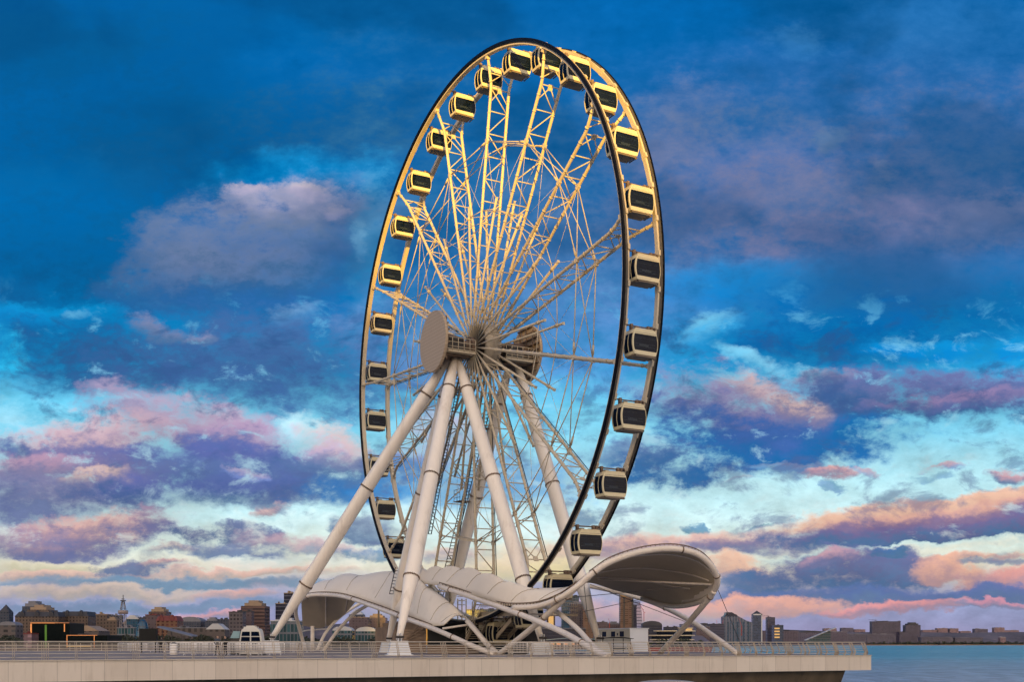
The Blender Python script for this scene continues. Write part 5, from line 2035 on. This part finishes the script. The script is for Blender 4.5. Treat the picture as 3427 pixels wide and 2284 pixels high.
def crane(label, x, y0, y1, Y, jib, tilt, m='red', jl=30):
    p = at(x, CY, Y)
    e = empty('crane', (p.x, Y, GZ))
    tag(e, label, 'crane', 'construction cranes on the skyline')
    mm = {'red': mat('crane_red', (0.42, 0.05, 0.03), .6), 'dark': mat('crane_dark', (0.09, 0.07, 0.09), .6)}[m]
    z0, z1 = zof(y0, Y), zof(y1, Y)
    r_ = 0.45 * Y / 1900
    b = MB()
    b.bar((-r_, 0, z0), (-r_, 0, z1), r_ * .5, 4).bar((r_, 0, z0), (r_, 0, z1), r_ * .5, 4)
    n = 8
    for i in range(n):
        b.bar((-r_, 0, z0 + (z1 - z0) * i / n), (r_, 0, z0 + (z1 - z0) * (i + 1) / n), r_ * .35, 4)
    b.build('tower', mm, e)
    b = MB()
    dx, dz = jl * math.cos(R(tilt)) * jib, jl * math.sin(R(tilt))
    b.bar((0, 0, z1), (dx, 0, z1 + dz), r_ * .6, 4)
    b.bar((0, 0, z1), (-dx * .3, 0, z1 + (0.3 * abs(dx) * .1)), r_ * .8, 4)
    b.bar((0, 0, z1), (0, 0, z1 + jl * .15), r_ * .5, 4)
    b.bar((0, 0, z1 + jl * .15), (dx * .6, 0, z1 + dz * .6), r_ * .3, 4)
    b.build('jib', mm, e)


crane('red crane leaning over the open lattice tower frame', 2155, 2082, 2052, 1850, -1, 65, 'red', 18)
crane('short red crane among the mauve blocks right of the right wheel leg', 2040, 2105, 2088, 1900, -1, 80, 'red', 8)
crane('red crane mast left of the sloped white ribbed block, farther from it', 2400, 2150, 2092, 2600, -1, 84, 'red', 10)
crane('red crane mast touching the left edge of the sloped white ribbed block', 2418, 2120, 2090, 2600, 1, 80, 'red', 10)
crane('red crane in front of the sloped white ribbed block', 2482, 2130, 2100, 2600, -1, 72, 'red', 22)
crane('red crane behind the terraced white building', 2306, 2110, 2088, 2400, 1, 86, 'red', 6)
crane('thin dark tower crane between the navy tower and the dark slab', 2570, 2110, 2064, 2800, -1, 2, 'dark', 12)
crane('thin dark tower crane over the left end of the big dark unfinished slab', 2929, 2090, 2078, 3950, -1, 3, 'dark', 24)
crane('thin dark tower crane over the right end of the big dark unfinished slab', 3012, 2090, 2081, 3950, -1, 4, 'dark', 10)

bldg('navy block with a rounded top right of the lattice tower frame', 2150, 2216, 2080, 2300, 'navy', 'dome', 'dark')
bldg('small navy block behind the terraced white building', 2226, 2272, 2099, 2200, 'navy', 'flat', 'dark')
bldg('grey mauve block beside the terraced white building', 2330, 2376, 2098, 2400, 'mauve', 'flat', 'grey')
bldg('mauve block with a cooling tower outline behind the long canopy tube', 2340, 2374, 2087, 2600, 'mauve', 'dome', 'dark')
bldg('navy slab left of the sloped white ribbed block', 2374, 2424, 2089, 2500, 'navy', 'flat', 'dark')
bldg('blue grey low block between the canopy tubes and the ribbed block', 2280, 2330, 2090, 2600, 'hazegrey', 'flat', 'dark')

# terraced building of thin pale floors
tp = at(2253, CY, 1500)
e = empty('terraced_building', (tp.x, 1500, GZ))
tag(e, 'low terraced building of thin cream floor slabs behind the right canopy legs', 'building', 'buildings across the bay')
for i, (xa, xb, y) in enumerate(((2176, 2326, 2143), (2170, 2328, 2129), (2188, 2330, 2114), (2270, 2322, 2104))):
    z = zof(y, 1500)
    b = MB()
    xa_, xb_ = at(xa, 0, 1500).x - tp.x, at(xb, 0, 1500).x - tp.x
    b.tube([((xa_ + xb_) / 2, 10, z - .7), ((xa_ + xb_) / 2, 10, z + .7)], (xb_ - xa_) / 2, 32)
    o = b.build('floor_slab', mat('cream_slab', (0.50, 0.42, 0.30), .6), e)
    o.scale = (1, 0.5, 1)
    b = MB()
    b.tube([((xa_ + xb_) / 2, 10, max(0, z - 5.5)), ((xa_ + xb_) / 2, 10, z - .7)], (xb_ - xa_) / 2 * .86, 32)
    o = b.build('glazing', M['glass'] if i < 3 else glow_y, e)
    o.scale = (1, 0.5, 1)

# sloped ribbed block
sl = at(2470, CY, 2600)
e = empty('sloped_block', (sl.x, 2600, GZ))
tag(e, 'big white ribbed residential block whose roofline slopes down to the right', 'building', 'buildings across the bay')
X_ = lambda px: at(px, 0, 2600).x - sl.x
Z_ = lambda y: zof(y, 2600)
b = MB()
b.prism([(X_(2421), 0), (X_(2521), 0), (X_(2521), Z_(2086)), (X_(2500), Z_(2080)), (X_(2472), Z_(2065)), (X_(2421), Z_(2065))], 'y', 0, 30)
b.build('wall', fac('ribbed'), e)
b = MB()
b.prism([(X_(2424), Z_(2065)), (X_(2471), Z_(2065)), (X_(2466), Z_(2059)), (X_(2460), Z_(2057)), (X_(2450), Z_(2051)), (X_(2432), Z_(2051)), (X_(2430), Z_(2060))], 'y', 2, 28)
b.build('roof', fac('navy'), e)
b = MB()
for px in (2437, 2455, 2468, 2488, 2505):
    b.box(X_(px) - 1.4, X_(px) + 1.4, -.4, -.05, 0, Z_(2083))
b.build('glass_strips', fac('glass'), e)


def ex_nav(e, w, hb_, hgt, dep):
    part_box(e, 'white_frame', ROOF['pale'], (w * .38, w * .5, -.5, -.05, 0, hb_ + 1), (-w * .5, w * .5, -.5, -.05, hb_ - 2, hb_ + 1))


bldg('slim navy glass tower with a white right edge beside the ribbed block', 2521, 2551, 2045, 2600, 'glass', 'point', 'dark', extra=ex_nav)
bldg('dark blue slab right of the slim navy glass tower', 2568, 2594, 2067, 2800, 'navy', 'flat', 'dark')


def ex_lit(e, w, hb_, hgt, dep):
    part_box(e, 'lit_floors', glow_y, *[(-w * .45, w * .1, -.5, -.05, hb_ * (.35 + .15 * i), hb_ * (.42 + .15 * i)) for i in range(4)])


bldg('small block with golden lit floors right of the dark blue slab', 2590, 2622, 2093, 2750, 'glass', 'flat', 'dark', extra=ex_lit)
bldg('long dark brown building at the waterline right of the navy tower', 2552, 2672, 2112, 2900, 'brown', 'flat', 'dark')
bldg('dark low hillside block right of the long brown building', 2668, 2760, 2113, 3300, 'hazegrey', 'gable', 'dark')
bldg('grey brown waterfront block with rounded bays', 2758, 2836, 2116, 3200, 'mauve', 'flat', 'grey')
bldg('pale row of townhouses right of the rounded waterfront block', 2836, 2900, 2124, 3200, 'greygrid', 'flat', 'grey')
bldg('long pale waterfront row below the big dark unfinished slab', 2902, 2998, 2124, 3600, 'greygrid', 'flat', 'grey')
bldg('big dark unfinished slab block, wider of the two on the right shore', 2919, 3014, 2081, 4000, 'darkraw', 'flat', 'dark')
bldg('dark unfinished tower, narrower of the two on the right shore', 3031, 3081, 2085, 4000, 'darkraw', 'step', 'dark')
bldg('dark podium between the two unfinished blocks', 3010, 3040, 2116, 3950, 'darkraw', 'flat', 'dark')
bldg('long low waterfront row with pale piers below the right hills, left half', 3082, 3190, 2134, 3800, 'greygrid', 'none', 'grey')
bldg('long low waterfront row with pale piers below the right hills, right half', 3196, 3290, 2136, 3800, 'greygrid', 'none', 'grey')
bldg('small pale gatehouse alone on the shore near the right picture edge', 3348, 3366, 2134, 3800, 'haze', 'flat', 'pale')
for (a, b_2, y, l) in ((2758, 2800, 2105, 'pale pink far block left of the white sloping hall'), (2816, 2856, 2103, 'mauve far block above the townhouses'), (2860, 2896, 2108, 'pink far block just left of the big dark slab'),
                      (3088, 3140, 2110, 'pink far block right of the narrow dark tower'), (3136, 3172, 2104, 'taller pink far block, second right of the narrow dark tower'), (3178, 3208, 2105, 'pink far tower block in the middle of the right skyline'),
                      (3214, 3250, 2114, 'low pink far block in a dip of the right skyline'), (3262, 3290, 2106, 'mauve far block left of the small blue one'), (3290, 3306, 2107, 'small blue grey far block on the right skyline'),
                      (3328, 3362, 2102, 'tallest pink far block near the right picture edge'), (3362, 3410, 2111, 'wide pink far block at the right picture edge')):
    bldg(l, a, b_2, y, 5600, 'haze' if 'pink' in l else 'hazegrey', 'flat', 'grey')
# white sloping hall
sh_ = at(2745, CY, 3100)
e = empty('sloping_hall', (sh_.x, 3100, GZ))
tag(e, 'white hall with a sloping ribbed roof on the right waterfront', 'building', 'buildings across the bay')
b = MB()
Xs = lambda px: at(px, 0, 3100).x - sh_.x
Zs = lambda y: zof(y, 3100)
for i in range(7):
    x0_, x1_ = 2700 + i * 12, 2714 + i * 12
    b.prism([(Xs(x0_), 0), (Xs(x1_), 0), (Xs(x1_), Zs(2142 - i * 5)), (Xs(x0_), Zs(2145 - i * 5))], 'y', i * 3, i * 3 + 20)
b.build('hall', fac('tealglass'), e)
b = MB()
for i in range(8):
    x0_ = 2698 + i * 12
    b.prism([(Xs(x0_), Zs(2146 - i * 5)), (Xs(x0_ + 16), Zs(2139 - i * 5)), (Xs(x0_ + 16), Zs(2137 - i * 5)), (Xs(x0_), Zs(2144 - i * 5))], 'y', -1, 24)
b.build('roof', ROOF['pale'], e)

# far hills beyond the city
def hillrow(prof, Y, dep, m):
    mb = MB()
    vs = []
    for px, y in prof:
        p = at(px, y, Y)
        q = at(px, CY, Y)
        vs += [(q.x, Y - dep * .4, GZ - 1), (p.x, Y, p.z), (q.x, Y + dep, GZ - 1)]
    fs = []
    for i in range(len(prof) - 1):
        a = i * 3
        fs += [(a, a + 3, a + 4, a + 1), (a + 1, a + 4, a + 5, a + 2)]
    mb.add(vs, fs, True)
    o = mb.build('hills', m)
    return tag(o, kind='structure')


M['farhill'] = mat('far_hillside', (0.10, 0.085, 0.10), .9, var=.4, nscale=.006, dirt=((0.24, 0.17, 0.17), .6))
hillrow([(2150, 2150), (2300, 2135), (2500, 2120), (2600, 2108), (2700, 2112), (2850, 2118), (3000, 2117), (3200, 2120), (3427, 2117), (3700, 2112)], 4600, 500, M['farhill'])
hillrow([(-200, 2100), (0, 2088), (250, 2092), (480, 2080), (650, 2076), (800, 2086), (1000, 2098), (1300, 2080), (1600, 2092), (1900, 2100), (2150, 2112), (2350, 2130)], 2400, 400, M['farhill'])

# a scatter of lesser houses fills the slopes
random.seed(11)
fill = []
for i in range(46):
    if i < 26:
        px = 20 + i * 37 + random.uniform(-10, 10)
        Y = random.uniform(1500, 2000)
        y = random.uniform(2078, 2098)
        w = random.uniform(22, 44)
    else:
        px = 1150 + (i - 26) * 58 + random.uniform(-14, 14)
        Y = random.uniform(1900, 2250) if px < 2150 else random.uniform(3000, 4300)
        y = random.uniform(2092, 2112) if px < 2150 else random.uniform(2112, 2128)
        w = random.uniform(28, 52)
    key = random.choice(['mauve', 'slate', 'hazegrey', 'brown', 'low', 'tanapt'])
    fill.append((px, w, y, Y, key))
words = {'mauve': 'mauve', 'slate': 'slate blue', 'hazegrey': 'hazy grey', 'brown': 'brown', 'low': 'sandy', 'tanapt': 'tan'}
marks = [(30, 'the pointed slate tower'), (120, 'the long mansard apartments'), (245, 'the steep roofed tan block'), (340, 'the plain tan tower'), (412, 'the lattice mast'), (469, 'the rounded glass hall'), (527, 'the brown tower block'),
         (558, 'the red roofed building'), (634, 'the grey blue domed block'), (708, 'the grey blue stepped block'), (789, 'the grey gridded hotel wing'), (846, 'the brown hotel tower'), (950, 'the navy banded tower'),
         (1145, 'the left shopping hall arch'), (1260, 'the taller brown block'), (1440, 'the near wheel legs'), (1610, 'the boarding station stairs'), (1700, 'the boarding station deck'), (1845, 'the narrow golden tower'), (1909, 'the blue glass tower'),
         (1968, 'the raw concrete tower'), (2050, 'the mauve apartment blocks'), (2098, 'the tall raw tower'), (2183, 'the navy rounded block'), (2253, 'the terraced building'), (2400, 'the navy slab'), (2470, 'the sloped ribbed block'),
         (2536, 'the slim navy tower'), (2606, 'the block with golden floors'), (2710, 'the white sloping hall'), (2800, 'the rounded waterfront block'), (2870, 'the townhouse row'), (2966, 'the big dark slab'), (3056, 'the narrow dark tower'), (3140, 'the left waterfront row'), (3240, 'the right waterfront row'), (3357, 'the small gatehouse')]
used = set()
for px, w, y, Y, key in fill:
    m_, nmk = min(marks, key=lambda q: abs(q[0] - px))
    side = 'behind and left of' if px < m_ else 'behind and right of'
    for size in ('small', 'low', 'modest', 'plain'):
        lab = '%s %s house block %s %s' % (size, words[key], side, nmk)
        if lab not in used:
            break
    used.add(lab)
    bldg(lab, px - w / 2, px + w / 2, y, Y, key, random.choice(['flat', 'gable', 'flat', 'step']), random.choice(['dark', 'grey', 'tan']), grp='lesser house blocks on the slopes')

# treelines along the far boulevard
M['leaf'] = mat('dark_foliage', (0.028, 0.033, 0.020), .9, var=.5, nscale=.4)


def treeline(px0, px1, Y, h_, n, name='treeline'):
    mb = MB()
    a, c_ = at(px0, CY, Y).x, at(px1, CY, Y).x
    for i in range(n):
        x = random.uniform(a, c_)
        hh = h_ * (0.45 + 0.55 * abs(math.sin(x * .11)) * random.uniform(.6, 1.1))
        yy = Y + random.uniform(-8, 8)
        z = GZ + random.uniform(0, 1) ** .7 * hh
        s_ = random.uniform(.5, 1.5) * Y / 900
        ax1 = Vector((random.gauss(0, 1), random.gauss(0, 1), random.gauss(0, 1))).normalized()
        ax2 = ax1.orthogonal().normalized()
        p = Vector((x, yy, z))
        mb.add([p - ax1 * s_, p + ax2 * s_, p + ax1 * s_, p - ax2 * s_ * .8], [(0, 1, 2, 3)])
    o = mb.build(name, M['leaf'])
    return tag(o, kind='stuff')


treeline(360, 1000, 880, 9.5, 2600)
treeline(-20, 110, 860, 9, 500)
treeline(1000, 1300, 860, 8, 1100)
treeline(1750, 2350, 1400, 9, 1200)
treeline(2350, 3427, 3600, 9, 1500)

# boulevard kerb and wall at the water's edge
e = empty('sea_wall', at(300, CY, 520))
e.location.z = 0
tag(e, 'long pale sea wall with dark vertical joints in front of the left city', 'wall')
b = MB()
b.prism([(-75, 470), (-1000, 487), (-1000, 490), (-75, 473)][::-1], 'z', -2.2, -0.6)
o = b.build('wall', mat('sea_wall_stone', (0.20, 0.16, 0.15), .8), e)
attach(e)

# pavilion with lit shop fronts beyond the pier, seen between the canopy feet
pv = at(1960, CY, 560)
e = empty('lit_pavilion', (pv.x, 560, GZ))
tag(e, 'long pale blue arched pavilion roof over orange lit shop fronts behind the pier', 'pavilion')
b = MB()
Xp = lambda px: at(px, 0, 560).x - pv.x
n = 14
pr_ = [(Xp(1828) + (Xp(2010) - Xp(1828)) * i / n, zof(2143, 560) + 0.9 * math.sin(PI * i / n)) for i in range(n + 1)]
b.prism(pr_ + [(x, z - .25) for x, z in reversed(pr_)], 'y', -3, 5)
b.build('roof', mat('pale_blue_roof', (0.30, 0.38, 0.42), .5), e)
b = MB()
for i in range(9):
    x0_ = Xp(1772) + i * 3.4
    b.box(x0_, x0_ + 1.9, -.2, 0.1, 2.1, 3.6)
b.build('lit_windows', glow, e)
b = MB()
b.box(Xp(1770), Xp(2010), 0.2, 6, 0.0, 3.9)
b.build('wall', fac('brown'), e)

# red barge behind the pier on the right
bg = at(2260, CY, 420)
e = empty('red_barge', (bg.x, 420, WATER_Z))
tag(e, 'long low red barge on the water behind the right canopy legs', 'boat')
b = MB()
b.prism([(-12, 0), (12.5, 0), (13.5, 3.0), (-13, 3.0)], 'y', -3, 3)
b.build('hull', mat('barge_red', (0.22, 0.035, 0.03), .6), e)
b = MB()
b.box(-9, 8, -2, 2, 3.0, 3.5)
b.build('hatch', M['dark'], e)

# sandy strip at the foot of the far right shore
M['sand'] = mat('sand', (0.30, 0.17, 0.10), .9, var=.2, nscale=.01)
p0_, p1_ = at(2560, CY, 3560), at(3600, CY, 3800)
tag(MB().prism([(700, 2700), (1900, 3640), (4500, 3840), (4500, 3890), (1900, 3690), (880, 2960)], 'z', -3.6, -1.1).build('beach', M['sand']), kind='structure')
